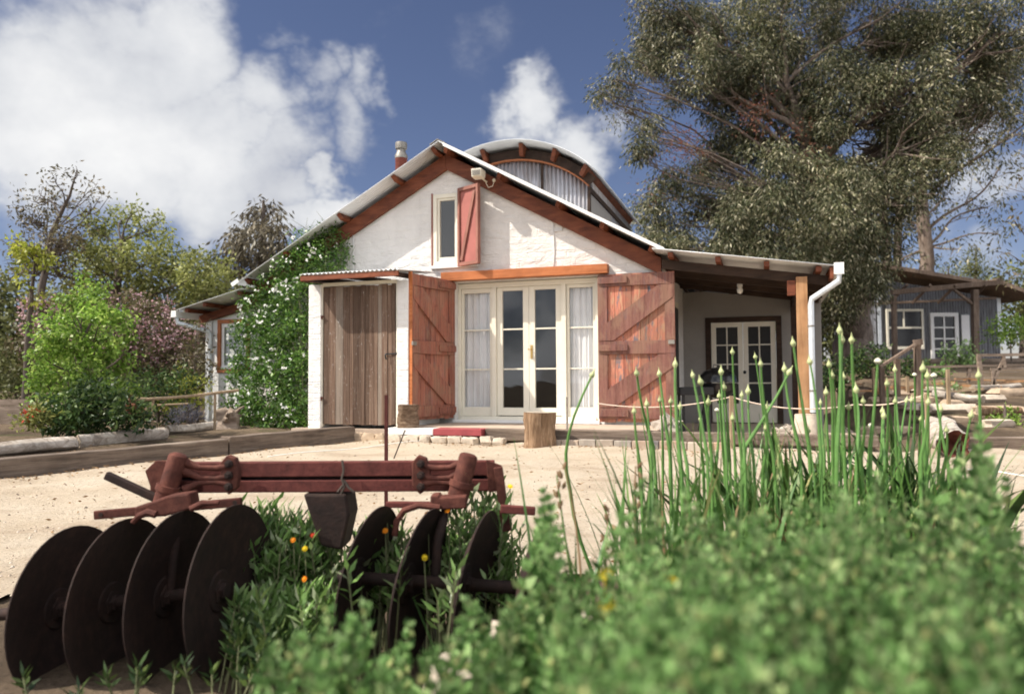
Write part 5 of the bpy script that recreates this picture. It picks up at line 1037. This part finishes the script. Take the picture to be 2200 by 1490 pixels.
leaf_obj('foliage',pos,dr,rg.uniform(.7,1.3,len(pos))*.068,rg.uniform(.7,1.3,len(pos))*.032,M['vine'],VN,seed=70)
def flower_mesh(rr,R,n=5,k=4):
    mb=MB()
    for _ in range(k):
        c=Vector((rr.uniform(-1,1),rr.uniform(-.6,.6),rr.uniform(-1,1)))*R*(1.3 if k>1 else 0); ax=Vector((rr.uniform(-.6,.3),-1,rr.uniform(-.2,.9))).normalized(); a=ax.orthogonal().normalized(); b=ax.cross(a)
        for i in range(n):
            th=6.283*i/n+rr.uniform(-.2,.2); d=a*math.cos(th)+b*math.sin(th); e=a*math.cos(th+1.57)+b*math.sin(th+1.57); mb.add([c,c+d*R*.6+e*R*.33+ax*R*.1,c+d*R+ax*R*.22,c+d*R*.6-e*R*.33+ax*R*.1],[(0,1,2,3)])
    return mb
fl=[flower_mesh(random.Random(i),.021,5,2+i%3) for i in range(6)]
fm=[]
for i,m_ in enumerate(fl):
    me=bpy.data.meshes.new('flower'); me.from_pydata(m_.v,[],m_.f); me.materials.append(M['petal']); fm.append(me)
al=np.concatenate([t for t in TW]); 
# keep the flowers on the side of the climber that faces the yard
w=[]
for (c,r,k),tw_ in zip(vb,TW):
    cc=np.array(c); dv=(tw_-cc)/np.array(r); sc_=dv@np.array([-.45,-.85,.3]); w+= [t for t,s in zip(tw_,sc_) if s>.62]
rr.shuffle(w)
w2=[]
for t in w[:52]:
    for _ in range(rr.randint(1,3)): w2.append(np.array(t)+np.array([rr.gauss(0,.05),rr.gauss(0,.03),rr.gauss(0,.05)]))
for i,t in enumerate(w2[:98]):
    me=fm[i%6]; o=bpy.data.objects.new('flower',me); COL.objects.link(o); o.parent=VN; o.location=Vector(t)+Vector((-.03,-.06,.03))-OFF[VN.name]; o.rotation_euler=(rr.uniform(-.5,.4),rr.uniform(0,6),rr.uniform(-.5,.5)); s=rr.uniform(.6,1.35); o.scale=(s,s,s)
mb=MB()
for i,t in enumerate(w[98:150]):
    c=Vector(t)+Vector((-.02,-.05,.02)); m_=fl[i%6]; o_=len(mb.v); s=rr.uniform(.5,1.); mb.v+=[tuple(c+Vector(p)*s) for p in m_.v]; mb.f+=[tuple(k+o_ for k in f) for f in m_.f]; mb.m+=[0]*len(m_.f)
o=mb.build('small_flowers',M['petal'],VN); o['kind']='stuff'
# ---------------------------------------------------------------- onion stalks
def onion(px0,py0,px1,py1,Y,label,rb=.0075,bow=0,bent=0,bs=1.,pale=False,seed=0):
    rr=random.Random(seed); t=P(px0,py0,Y); b=P(px1,py1,Y+rr.uniform(-.05,.12)); 
    # run the stalk on down to the soil
    dirn=(b-t); zb=H(b.x,b.y)-.02; b2=b+Vector((dirn.x*.25,0,-(b.z-zb)))
    o=empty('onion_stalk',b2,label,'onion plant','flowering onion stalks')
    pts=[];rs=[]; wig=rr.uniform(-.014,.014)
    N=12
    for i in range(N+1):
        s=i/N
        if s<.5: v=b2.lerp(b,s/.5)
        else: v=b.lerp(t,(s-.5)/.5)
        v=Vector(v); v.x+=bow*math.sin(math.pi*s)*.12+wig*math.sin(math.pi*s*1.6+.4); pts.append(v); rs.append(rb*(1.25-.6*s+.25*math.exp(-((s-.55)/.12)**2)))
    mb=MB(); mb.tube(pts,rs,8); mb.build('stem',M['onionstem'],o,smooth=True)
    d=(pts[-1]-pts[-2]).normalized(); R=.0135*bs; mb=MB(); mb.lathe([(rs[-1]*1.1,0),(R*.55,R*.3),(R,R*1.0),(R*.95,R*1.5),(R*.55,R*2.2),(R*.22,R*2.9),(R*.1,R*3.9)] if not pale else [(rs[-1]*1.1,0),(R*.8,R*.3),(R*1.2,R*.9),(R*1.05,R*1.5),(R*.45,R*1.95),(R*.1,R*2.1)],pts[-1],10,d); mb.build('flower_bud',M['bud_dry'] if pale else M['bud'],o,smooth=True)
ON=[(1272,812,1330,1050,2.9,'leftmost onion stalk, bowed and standing apart over the sand',-1.6,1),
(1455,790,1462,1010,2.8,'thick upright onion stalk in front of the red door edge',0,0),
(1374,808,1402,960,3.0,'onion stalk before the middle of the right barn door',0,0),
(1418,810,1440,980,3.05,'onion stalk right of the one before the right barn door',0,0),
(1799,718,1800,960,2.7,'tallest onion stalk, its bud beside a shorter twin',0,0),
(1812,738,1812,960,2.72,'second tallest onion stalk with its bud just under the tallest',0,0),
(1834,738,1846,960,2.75,'tall onion stalk right of the tallest pair',0,0),
(1688,806,1602,960,2.8,'onion stalk leaning far over to the right',0,2),
(1692,800,1715,960,2.85,'onion stalk whose bud touches the leaning one',0,0),
(1884,782,1870,960,2.7,'onion stalk with a round white head in front of the handrail',0,3),
(2102,815,2108,1010,2.7,'rightmost tall onion stalk near the hollow log',0,0),
(1706,745,1738,960,2.8,'tall onion stalk just left of the downpipe',0,0)]
for i,(a,b,c,d,Y,l,bow,f) in enumerate(ON): onion(a,b,c,d,Y,l,bow=bow,seed=i,rb=.0074 if i in (1,4,6) else .0064,pale=f==3,bs=.78)
rest=[(1489,812,1520,980),(1503,828,1530,980),(1551,806,1560,980),(1556,838,1568,990),(1578,762,1590,960),(1622,772,1650,970),(1640,788,1660,980),(1595,855,1600,990),(1611,848,1618,990),(1390,875,1400,1000),(1440,868,1440,1000),(1415,865,1425,1000),(1365,890,1376,1010),(1466,880,1475,1000),(1536,885,1540,1000),(1645,882,1642,1000),(1547,857,1556,1000),(1737,785,1765,980),(1778,790,1790,980),(1785,812,1796,980),(1809,815,1808,980),(1764,870,1770,980),(1776,850,1780,980),(1835,845,1842,980),(1824,880,1826,980),(1903,830,1905,980),(1924,868,1926,980),(1948,865,1930,980),(1962,808,1962,980),(1986,800,1986,980),(1990,815,1992,990),(2010,812,2036,1000),(2020,885,2016,1000),(1958,865,1948,980),(1990,870,1980,980),(1980,905,1975,1000),(2085,900,2060,1020),(1870,920,1865,1000),(1895,890,1892,1000),(1925,800,1935,980),(1850,868,1852,980),(1640,925,1640,1010),(1507,905,1510,1000),(1526,870,1530,1000),(1574,905,1580,1000),(1740,930,1745,1000),(1900,900,1900,1000),(2030,930,2028,1010)]
for i,(a,b,c,d) in enumerate(rest):
    onion(a,b,c,d,2.6+.7*((i*37)%17)/17,'green onion stalk with a pointed pale bud among the crowd of stalks',seed=100+i,rb=.0054,bs=.58+.26*((i*13)%7)/7,pale=i in (31,37,14,28))
# strap leaves round the stalks
def strap(name,label,bases,n,Lm,wm,mat,seed,lean=.35,cat='plant',group=None,kind=None):
    rr=random.Random(seed); mb=MB()
    for _ in range(n):
        b=Vector(rr.choice(bases))+Vector((rr.uniform(-.12,.12),rr.uniform(-.12,.12),0)); Ln=Lm*rr.uniform(.55,1.15); th=rr.uniform(0,6.28); l=rr.uniform(.05,lean)*Ln*2; w=wm*rr.uniform(.6,1.3); a=Vector((math.cos(th),math.sin(th),0)); s=Vector((-a.y,a.x,0)); N=6; vs=[]
        bend=rr.uniform(.0,1.)
        for i in range(N+1):
            t=i/N; c=b+a*l*t**1.6+Vector((0,0,Ln*(t-.35*bend*t**3))); ww=w*(1-t**2.5)*.5+.0006; vs+= [c-s*ww,c+s*ww]
        mb.add(vs,[(2*i,2*i+1,2*i+3,2*i+2) for i in range(N)])
    c=Vector(bases[0]); o=mb.build(name,mat,at=c,smooth=True); return tag(o,label,cat,group,kind)
def gb(px,Y): p=P(px,745,Y); return Vector((p.x,Y,H(p.x,Y)))
strap('onion_leaves','thick patch of green strap leaves between the onion stalks',[gb(px,2.6+.5*((px*7)%10)/10) for px in range(1370,2080,14)],760,.80,.015,M['blade'],81,.22,'plant')
strap('leafy_plant','dark broad leaved plant behind the onion stalks',[gb(px,3.15) for px in (1650,1680,1710,1740,1760,1880,1920,1960,2000,2030)],330,.80,.055,M['darkgreen'],82,.4,'plant')
strap('grass_tuft','tuft of tall grass blades with dry seed heads left of the herbs',[gb(px,2.3) for px in (1210,1225,1240,1270)],34,.72,.012,M['blade'],83,.22,'grass tuft')
strap('grass_tuft','thin grass blades standing before the right gang of discs',[gb(px,1.9) for px in (760,860,960,1000,1060)],26,.42,.010,M['blade'],84,.4,'grass tuft')
strap('grass_tuft','small dark tuft on the sand edge behind the plough beam',[gb(px,3.6) for px in (480,520,660,690)],26,.25,.006,M['blade'],85,.4,'grass tuft')
rr=random.Random(86)
for k,(px,py,pb_) in enumerate(((1213,1000,1290),(1196,1020,1290),(1366,1000,1200),(1308,1090,1300))):
    Y=2.35; t=P(px,py,Y); b=gb(px+45-k*8,Y); mb=MB(); pts=curve(b,t,8,.03,0,rr); mb.tube(pts,[.005,.005,.0045,.004,.004,.0035,.003,.0025,.002],6); T=mb.build('dry_reed',M['dry'] if k!=1 else M['blade'],at=b,smooth=True); tag(T,['tallest dry reed with brown seed head left of the herbs','reed leaning left beside the tallest dry reed','dry reed behind the herb bush before the onion stalks','short dry reed close to the herb bush'][k],'reed','dry reeds')
    mb=MB(); 
    for j in range(5): c=t+Vector((rr.uniform(-.02,.02),rr.uniform(-.02,.02),-.03*j)); mb.lathe([(.002,-.012),(.007,0),(.002,.014)],c,6,(rr.uniform(-1,1),rr.uniform(-1,1),1.5))
    mb.build('seed_head',M['dry'],T,smooth=True)
strap('dry_leaves','yellowed dry strap leaves among the onion stalks',[gb(px,2.7) for px in range(1480,2020,30)],70,.7,.011,M['dry'],87,.25,'plant')
# ---------------------------------------------------------------- gazania clumps among the discs
def gaz(name,label,spots,n,seed,hmin=.1,hmax=.34,Lf=.085,Wf=.017,fl=(),mat='gaz'):
    rr=random.Random(seed); rg=np.random.default_rng(seed); b0=Vector(spots[0]); T=empty(name,(b0.x,b0.y,H(b0.x,b0.y)),label,'plant')
    Pp=[];Dd=[]; mb=MB()
    for _ in range(n):
        s=Vector(rr.choice(spots))+Vector((rr.gauss(0,.05),rr.gauss(0,.06),0)); h=s.z*rr.uniform(.55,1.08) if s.z>0 else rr.uniform(hmin,hmax); b=Vector((s.x+rr.uniform(-.06,.06),s.y+rr.uniform(-.05,.05),0)); tip=Vector((s.x,s.y,h)); mb.tube([b,b.lerp(tip,.5),tip],[.004,.0035,.003],4,False)
        m=rr.randint(9,14)
        for j in range(m):
            t=1-(j/m)*.38; th=j*2.4+rr.uniform(-.3,.3); up=.75+.8*(j<4); Pp.append(tuple(b.lerp(tip,t))); Dd.append((math.cos(th),math.sin(th),up+rr.uniform(-.2,.3)))
    mb.build('stem',M['twig'],T)
    Pp=np.array(Pp);Dd=np.array(Dd); leaf_obj('foliage',Pp,Dd,rg.uniform(.7,1.2,len(Pp))*Lf,rg.uniform(.7,1.2,len(Pp))*Wf,M[mat],T,curl=.1,seed=seed)
    for px,py,Y,c in fl:
        p=P(px,py,Y); m_=MB(); ax=Vector((rr.uniform(-.4,.4),-.6,rr.uniform(.2,.8))).normalized(); a=ax.orthogonal().normalized(); bb=ax.cross(a); R=.0125
        for i in range(12):
            th=6.283*i/12; d=a*math.cos(th)+bb*math.sin(th); e=a*math.cos(th+1.57)+bb*math.sin(th+1.57); m_.add([p,p+d*R*.6+e*R*.22,p+d*R+ax*R*.35,p+d*R*.6-e*R*.22],[(0,1,2,3)])
        m_.lathe([(.006,0),(.004,.006)],p,8,ax); o=m_.build('flower',M[c],T)
        m_=MB(); m_.tube([p-ax*.003,Vector((p.x+.01,p.y,p.z*.5)),Vector((p.x,p.y,.02))],.0025,4); m_.build('flower_stalk',M['twig'],o)
def sp(lst,Y): 
    out=[]
    for px,py in lst: q=P(px,py,Y); out.append((q.x,Y,q.z))
    return out
gaz('gazania_clump','grey-green leafy clump with orange daisies between the two disc gangs',sp([(540,1120),(580,1100),(620,1110),(560,1180),(600,1150),(650,1140),(690,1130),(640,1190),(590,1240)],3.05)+sp([(560,1290),(600,1320),(640,1310),(580,1360),(650,1280)],2.75),560,91,Lf=.066,Wf=.017,fl=[(630,1160,2.9,'orange'),(655,1243,2.7,'orange'),(655,1178,2.9,'yellowpetal'),(672,1150,2.95,'redpetal'),(534,1140,2.95,'redpetal')])
gaz('gazania_clump','bright leafy clump growing up through the right disc gang to the beam',sp([(1040,1075),(1070,1070),(1010,1092),(970,1115),(1060,1105),(1080,1095),(940,1150),(985,1170),(1070,1160),(930,1130),(1030,1120)],3.0)+sp([(820,1130),(840,1160),(940,1200),(1070,1210),(1010,1200),(830,1200)],2.9),230,92,Lf=.064,Wf=.017,fl=[(962,1096,2.8,'orange'),(918,1103,2.8,'orange'),(828,1140,2.75,'orange'),(832,1105,2.85,'orange'),(912,1197,2.6,'yellowpetal'),(1096,1045,2.9,'yellowpetal')])
gaz('gazania_clump','sprawling leaf rosettes hanging in front of the second and third right discs',sp([(810,1200),(935,1225),(1080,1220)],2.5),5,93,Lf=.065,Wf=.018)
gaz('gazania_clump','dark leafy clump low between the left discs and the centre clump',sp([(540,1300),(560,1340),(590,1370),(620,1370),(650,1370)],2.5),60,94,Lf=.06,Wf=.016,mat='darkgreen')
gaz('gazania_clump','sparse low leaves in the shade under the left discs',sp([(260,1420),(330,1430),(420,1425),(500,1410),(180,1430)],2.35),8,95,Lf=.05,Wf=.012,mat='darkgreen')
# ---------------------------------------------------------------- herb bushes, close to the lens
def herb(name,label,tops,n,seed,Lf=.038,Wf=.024,jit=.05,nodes=15,seg=.03,hv=1.,gx=20):
    rr=random.Random(seed); rg=np.random.default_rng(seed); T=None; Pp=[];Dd=[]; mb=MB(); b0=None
    for _ in range(n):
        px,py,Y=rr.choice(tops); y=Y+rr.uniform(-.16,.16); t=P(px+rr.gauss(0,gx),py+rr.gauss(0,26)*hv+8,y); ln=Vector((rr.gauss(0,.05),rr.gauss(0,.04),0)); b=Vector((t.x+ln.x*3,t.y+ln.y*3,max(0,t.z-.62)))
        if b0 is None: b0=Vector((t.x,t.y,0)); T=empty(name,b0,label,'herb')
        bt=t-(t-b).normalized()*min(.42,(t-b).length); mb.tube([b,bt,t],[.0028,.0024,.0014],4,False)
        m=nodes+rr.randint(-3,3); ax=(b-t).normalized()
        for j in range(m):
            q=t+ax*(seg*j*(.5+.5*min(1,j/5))); k=5 if j<m*.8 else 3; sc_=.45+.55*min(1,j/5); ph=j*1.57*.5+rr.uniform(-.3,.3)
            for i in range(k):
                th=ph+6.283*i/k; Pp.append((*q,sc_)); Dd.append((math.cos(th),math.sin(th),(1.5-.8*min(1,j/7))+rr.uniform(-.25,.35)))
    mb.build('stem',M['twig'],T)
    Pp=np.array(Pp);Dd=np.array(Dd); leaf_obj('foliage',Pp[:,:3],Dd,Pp[:,3]*rg.uniform(.75,1.25,len(Pp))*Lf,Pp[:,3]*rg.uniform(.75,1.25,len(Pp))*Wf,M['herb'],T,curl=.12,seed=seed)
    return T
prof=[(1195,1235),(1215,1240),(1230,1250),(1280,1215),(1320,1160),(1370,1120),(1420,1100),(1470,1095),(1520,1090),(1570,1085),(1620,1075),(1680,1080),(1740,1070),(1800,1050),(1860,1050),(1920,1070),(1980,1070),(2030,1065),(2080,1080),(2140,1110),(2200,1130)]
tops=[]
for i,(px,py) in enumerate(prof):
    for k,Y in enumerate((1.6,1.3,1.3,1.08,1.08,.9,.9)): 
        y=py+(10,55,95,150,190,250,310)[k]; tops.append((px+((i*7+k*13)%40-20),y,Y))
        if k>1: tops.append((px+25,y+30,Y-.07))
herb('herb_bush','broad soft green herb bush filling the right foreground',tops,600,101,hv=1.7,Lf=.030,Wf=.016,nodes=20,seg=.024)
herb('herb_bush','slim herb spike at the left end of the herb bush',[(1172,1050,1.5),(1178,1100,1.5),(1170,1150,1.48),(1186,1180,1.5)],11,102,jit=.02,hv=.6,gx=9)
herb('herb_bush','tall herb spray at the right end before the hollow log',[(2105,935,1.45),(2090,985,1.45),(2120,1010,1.42),(2080,1040,1.45),(2140,1060,1.4)],16,103)
herb('herb_bush','herb tips along the bottom edge in front of the right discs',[(640,1385,1.2),(690,1375,1.2),(750,1340,1.3),(790,1350,1.3),(860,1390,1.3),(990,1345,1.3),(1060,1310,1.35),(1090,1350,1.3),(1130,1330,1.3),(930,1400,1.25),(1030,1390,1.22),(1110,1400,1.2),(720,1410,1.22),(1180,1300,1.35),(1200,1340,1.2),(590,1410,1.3),(830,1420,1.2)],80,104)
for px,py,Y,l in ((1300,1230,1.5,'lower yellow flower head on the herb bush'),(1303,1295,1.35,'yellow flower head nearest the bottom on the herb bush'),(1440,1237,1.5,'right yellow flower head on the herb bush')):
    p=P(px,py,Y-.18); m_=MB(); 
    for i in range(9): th=.7*i; m_.add([p,p+Vector((.008*math.cos(th),-.004,.008*math.sin(th))),p+Vector((.016*math.cos(th+.2),-.008,.012*math.sin(th+.2))),p+Vector((.008*math.cos(th+.5),-.004,.008*math.sin(th+.5)))],[(0,1,2,3)])
    m_.tube([p,p+Vector((.01,.1,-.15)),p+Vector((.01,.16,-.4))],.002,4)
    o=m_.build('yellow_flower',M['yellowpetal'],at=p); tag(o,l,'flower')
o=leaf_obj('leaf_litter',np.array(LIT[0]),np.array(LIT[1]),np.random.default_rng(3).uniform(.025,.06,len(LIT[0])),.016,M['dry'],at=(0,8,0),seed=4); tag(o,'brown fallen leaves scattered along the sleepers and the landing','leaf litter',kind='stuff')
# loose gravel on the yard
rr=random.Random(77); mb=MB()
for _ in range(5200):
    y=3.3+8.2*rr.random()**1.6; x=rr.uniform(-.72,.72)*y
    if not in_sand(x,y): continue
    z=H(x,y)+hn(x,y)+.02; r=rr.uniform(.004,.013)*(1+.7*(rr.random()<.05)); a=rr.uniform(0,6.28); q=[]
    for k in range(5): th=a+1.257*k; q.append((x+math.cos(th)*r*rr.uniform(.7,1.2),y+math.sin(th)*r*rr.uniform(.7,1.2),z))
    mb.add(q+[(x,y,z+r*.9)],[(k,(k+1)%5,5) for k in range(5)])
def gravelmat():
    m,t,b,o=nt('loose_gravel'); c=ramp(t,island(t),[(0,(.10,.075,.055)),(.35,(.28,.21,.15)),(.7,(.46,.37,.28)),(1,(.62,.54,.45))]); t.links.new(c,b.inputs['Base Color']); b.inputs['Roughness'].default_value=.9; return m
o=mb.build('gravel',gravelmat(),at=(0,6,0)); tag(o,'loose gravel scattered over the pale sand yard','gravel',kind='stuff')
# stones in the foreground
for k,(px,py,w,l) in enumerate(((1010,1420,180,'large pale stone under the herb tips at the bottom'),(1110,1350,120,'pale stone beside the last right disc'),(1240,1330,110,'pale stone half hidden at the left of the herb bush'))):
    p=P(px,py,1.75+.1*k); R=w*.5/FPX*p.y; o=rockmesh((p.x,p.y,p.z-.06),R,R*.7,.07,300+k,.3).build('garden_stone',M['stone'],at=(p.x,p.y,p.z-.12),smooth=True,ang=40); tag(o,l,'stone')
# right bank plants
for k,(px,py,r,m,l) in enumerate(((2160,905,32,'lime','small green shrub on the bank at the right edge'),(1985,905,14,'vine','small green plant beside the tall pale stake'),(2030,840,25,'gaz','small leafy plant among the timber offcuts'),(2060,760,34,'gaz','grey leafy bush before the cottage door'),(1960,790,30,'darkgreen','dark bush behind the handrail'),(2010,795,26,'vine','low green bush below the cottage window'),(2170,700,40,'lime','bright green tree foliage at the right edge by the cottage'),(1870,770,40,'darkgreen','dark scrub at the foot of the big gum'),(1800,800,40,'darkgreen','dark scrub behind the downpipe'))):
    Yb=11.5 if k<2 else (16 if k==2 else (26 if k in (3,6) else 20)); c=P(px,py,Yb); b=Vector((c.x,Yb,H(c.x,Yb)))
    shrub('bank_shrub',l,'shrub',b,PB([(px,py,r),(px+r*.6,py+r*.3,r*.7),(px-r*.6,py+r*.35,r*.7)],Yb,.6,3.,.3,110+k),8,.03*Yb/10,.1,.045*Yb/10+.02,.02*Yb/10+.01,M[m],110+k)
# ================================================================ WORLD AND SUN
W=bpy.data.worlds.new('World'); sc.world=W; W.use_nodes=True; t=W.node_tree; t.nodes.clear()
out=t.nodes.new('ShaderNodeOutputWorld'); bg=t.nodes.new('ShaderNodeBackground'); t.links.new(bg.outputs[0],out.inputs[0])
SD=(-BU*1.65-BV*1.0+Vector((0,0,2.2))).normalized(); EL=math.asin(SD.z)
sky=t.nodes.new('ShaderNodeTexSky'); sky.sky_type='NISHITA'; sky.sun_disc=False; sky.sun_elevation=EL; sky.sun_rotation=math.atan2(SD.x,SD.y); sky.altitude=900; sky.air_density=1.; sky.dust_density=.35; sky.ozone_density=3.
SKS=.047
sk=t.nodes.new('ShaderNodeVectorMath'); sk.operation='SCALE'; t.links.new(sky.outputs[0],sk.inputs[0]); sk.inputs[3].default_value=SKS
sk2=t.nodes.new('ShaderNodeVectorMath'); sk2.operation='MULTIPLY'; t.links.new(sk.outputs[0],sk2.inputs[0]); sk2.inputs[1].default_value=(1.12,.95,1.0); sk=sk2
tc=t.nodes.new('ShaderNodeTexCoord'); D=tc.outputs['Generated']
def wn(scale,detail,rough,offs=(0,0,0)):
    mp=t.nodes.new('ShaderNodeMapping'); mp.inputs['Location'].default_value=offs; mp.inputs['Scale'].default_value=(1,1,1.25); t.links.new(D,mp.inputs[0]); n=t.nodes.new('ShaderNodeTexNoise'); n.inputs['Scale'].default_value=scale; n.inputs['Detail'].default_value=detail; n.inputs['Roughness'].default_value=rough; t.links.new(mp.outputs[0],n.inputs['Vector']); return n
n1=wn(3.2,6,.58); wv=t.nodes.new('ShaderNodeVectorMath'); wv.operation='MULTIPLY_ADD'; t.links.new(n1.outputs['Color'],wv.inputs[0]); wv.inputs[1].default_value=(.36,.36,.36); 
sb=t.nodes.new('ShaderNodeVectorMath'); sb.operation='SUBTRACT'; t.links.new(D,sb.inputs[0]); sb.inputs[1].default_value=(.18,.18,.18); t.links.new(sb.outputs[0],wv.inputs[2])
CLD=[(150,160,260,1.),(330,300,230,1.),(450,400,170,.9),(150,300,170,.8),(560,350,130,.7),(330,120,190,.9),(500,250,130,.8),(660,220,90,.6),(720,190,70,.55),(790,250,90,.6),(850,270,60,.45),(720,300,100,.55),(620,120,70,.4),(655,430,75,1.),(590,470,90,.9),(700,420,45,.6),(1235,245,110,.85),(1190,290,100,.75),(1310,295,105,.8),(1205,185,60,.6),(1130,310,70,.5),(2120,420,120,.6),(2000,330,160,.6),(1050,90,110,.16),(880,110,90,.12),(430,530,90,.5),(2150,600,80,.35)]
acc=None
for px,py,r,w_ in CLD:
    d=ray(px,py).normalized(); ds=t.nodes.new('ShaderNodeVectorMath'); ds.operation='DISTANCE'; t.links.new(wv.outputs[0],ds.inputs[0]); ds.inputs[1].default_value=d
    m=maprange(t,ds.outputs['Value'],r/FPX*1.25,r/FPX*.1,0,w_); acc=m if acc is None else math_(t,'MAXIMUM',acc,m)
# cloud cover for the half of the sky behind the viewer
spx=t.nodes.new('ShaderNodeSeparateXYZ'); t.links.new(D,spx.inputs[0]); behind=maprange(t,spx.outputs[1],.3,-.2,0,1); nb=wn(2.,4,.55,(3,1,2)); acc=math_(t,'MAXIMUM',acc,math_(t,'MULTIPLY',behind,maprange(t,nb.outputs['Fac'],.36,.52,0,.9)))
n2=wn(6.,9,.6,(5,2,1)); dens=math_(t,'ADD',acc,math_(t,'MULTIPLY',math_(t,'SUBTRACT',n2.outputs['Fac'],.5),1.0)); 
cov=maprange(t,dens,.12,.72,0,1); cov=math_(t,'MULTIPLY',cov,maprange(t,acc,.0,.15,0,1))
n3=wn(4.,5,.6,(1,7,3)); cc=ramp(t,math_(t,'ADD',math_(t,'MULTIPLY',n3.outputs['Fac'],.7),math_(t,'MULTIPLY',dens,.28)),[(.25,(.25,.26,.30)),(.5,(.40,.41,.43)),(.72,(.54,.54,.54))])
cc2=t.nodes.new('ShaderNodeVectorMath'); cc2.operation='SCALE'; t.links.new(cc,cc2.inputs[0]); t.links.new(math_(t,'ADD',1.,math_(t,'MULTIPLY',behind,1.3)),cc2.inputs[3]); mx=mixc(t,cov,sk.outputs[0],cc2.outputs[0]); t.links.new(mx,bg.inputs[0]); bg.inputs[1].default_value=1.  # unseen clouds behind the viewer brightened as fill to lift the shadows
sl=bpy.data.lights.new('sun','SUN'); sl.energy=3.9; sl.angle=rad(.55); sl.color=(1,.93,.83); so=bpy.data.objects.new('sun',sl); COL.objects.link(so); so.rotation_euler=SD.to_track_quat('Z','Y').to_euler(); so.location=(-10,-6,14)
sc.view_settings.view_transform='Standard'; sc.view_settings.look='None'; sc.view_settings.exposure=.84; sc.view_settings.gamma=1
sc.render.engine='CYCLES'; sc.cycles.max_bounces=5; sc.cycles.diffuse_bounces=2; sc.cycles.glossy_bounces=3; sc.cycles.transparent_max_bounces=12; sc.cycles.transmission_bounces=4; sc.cycles.use_denoising=True; sc.cycles.use_adaptive_sampling=True; sc.cycles.adaptive_threshold=.02; sc.cycles.caustics_reflective=False; sc.cycles.caustics_refractive=False
try: sc.cycles.denoiser='OPENIMAGEDENOISE'
except Exception: pass
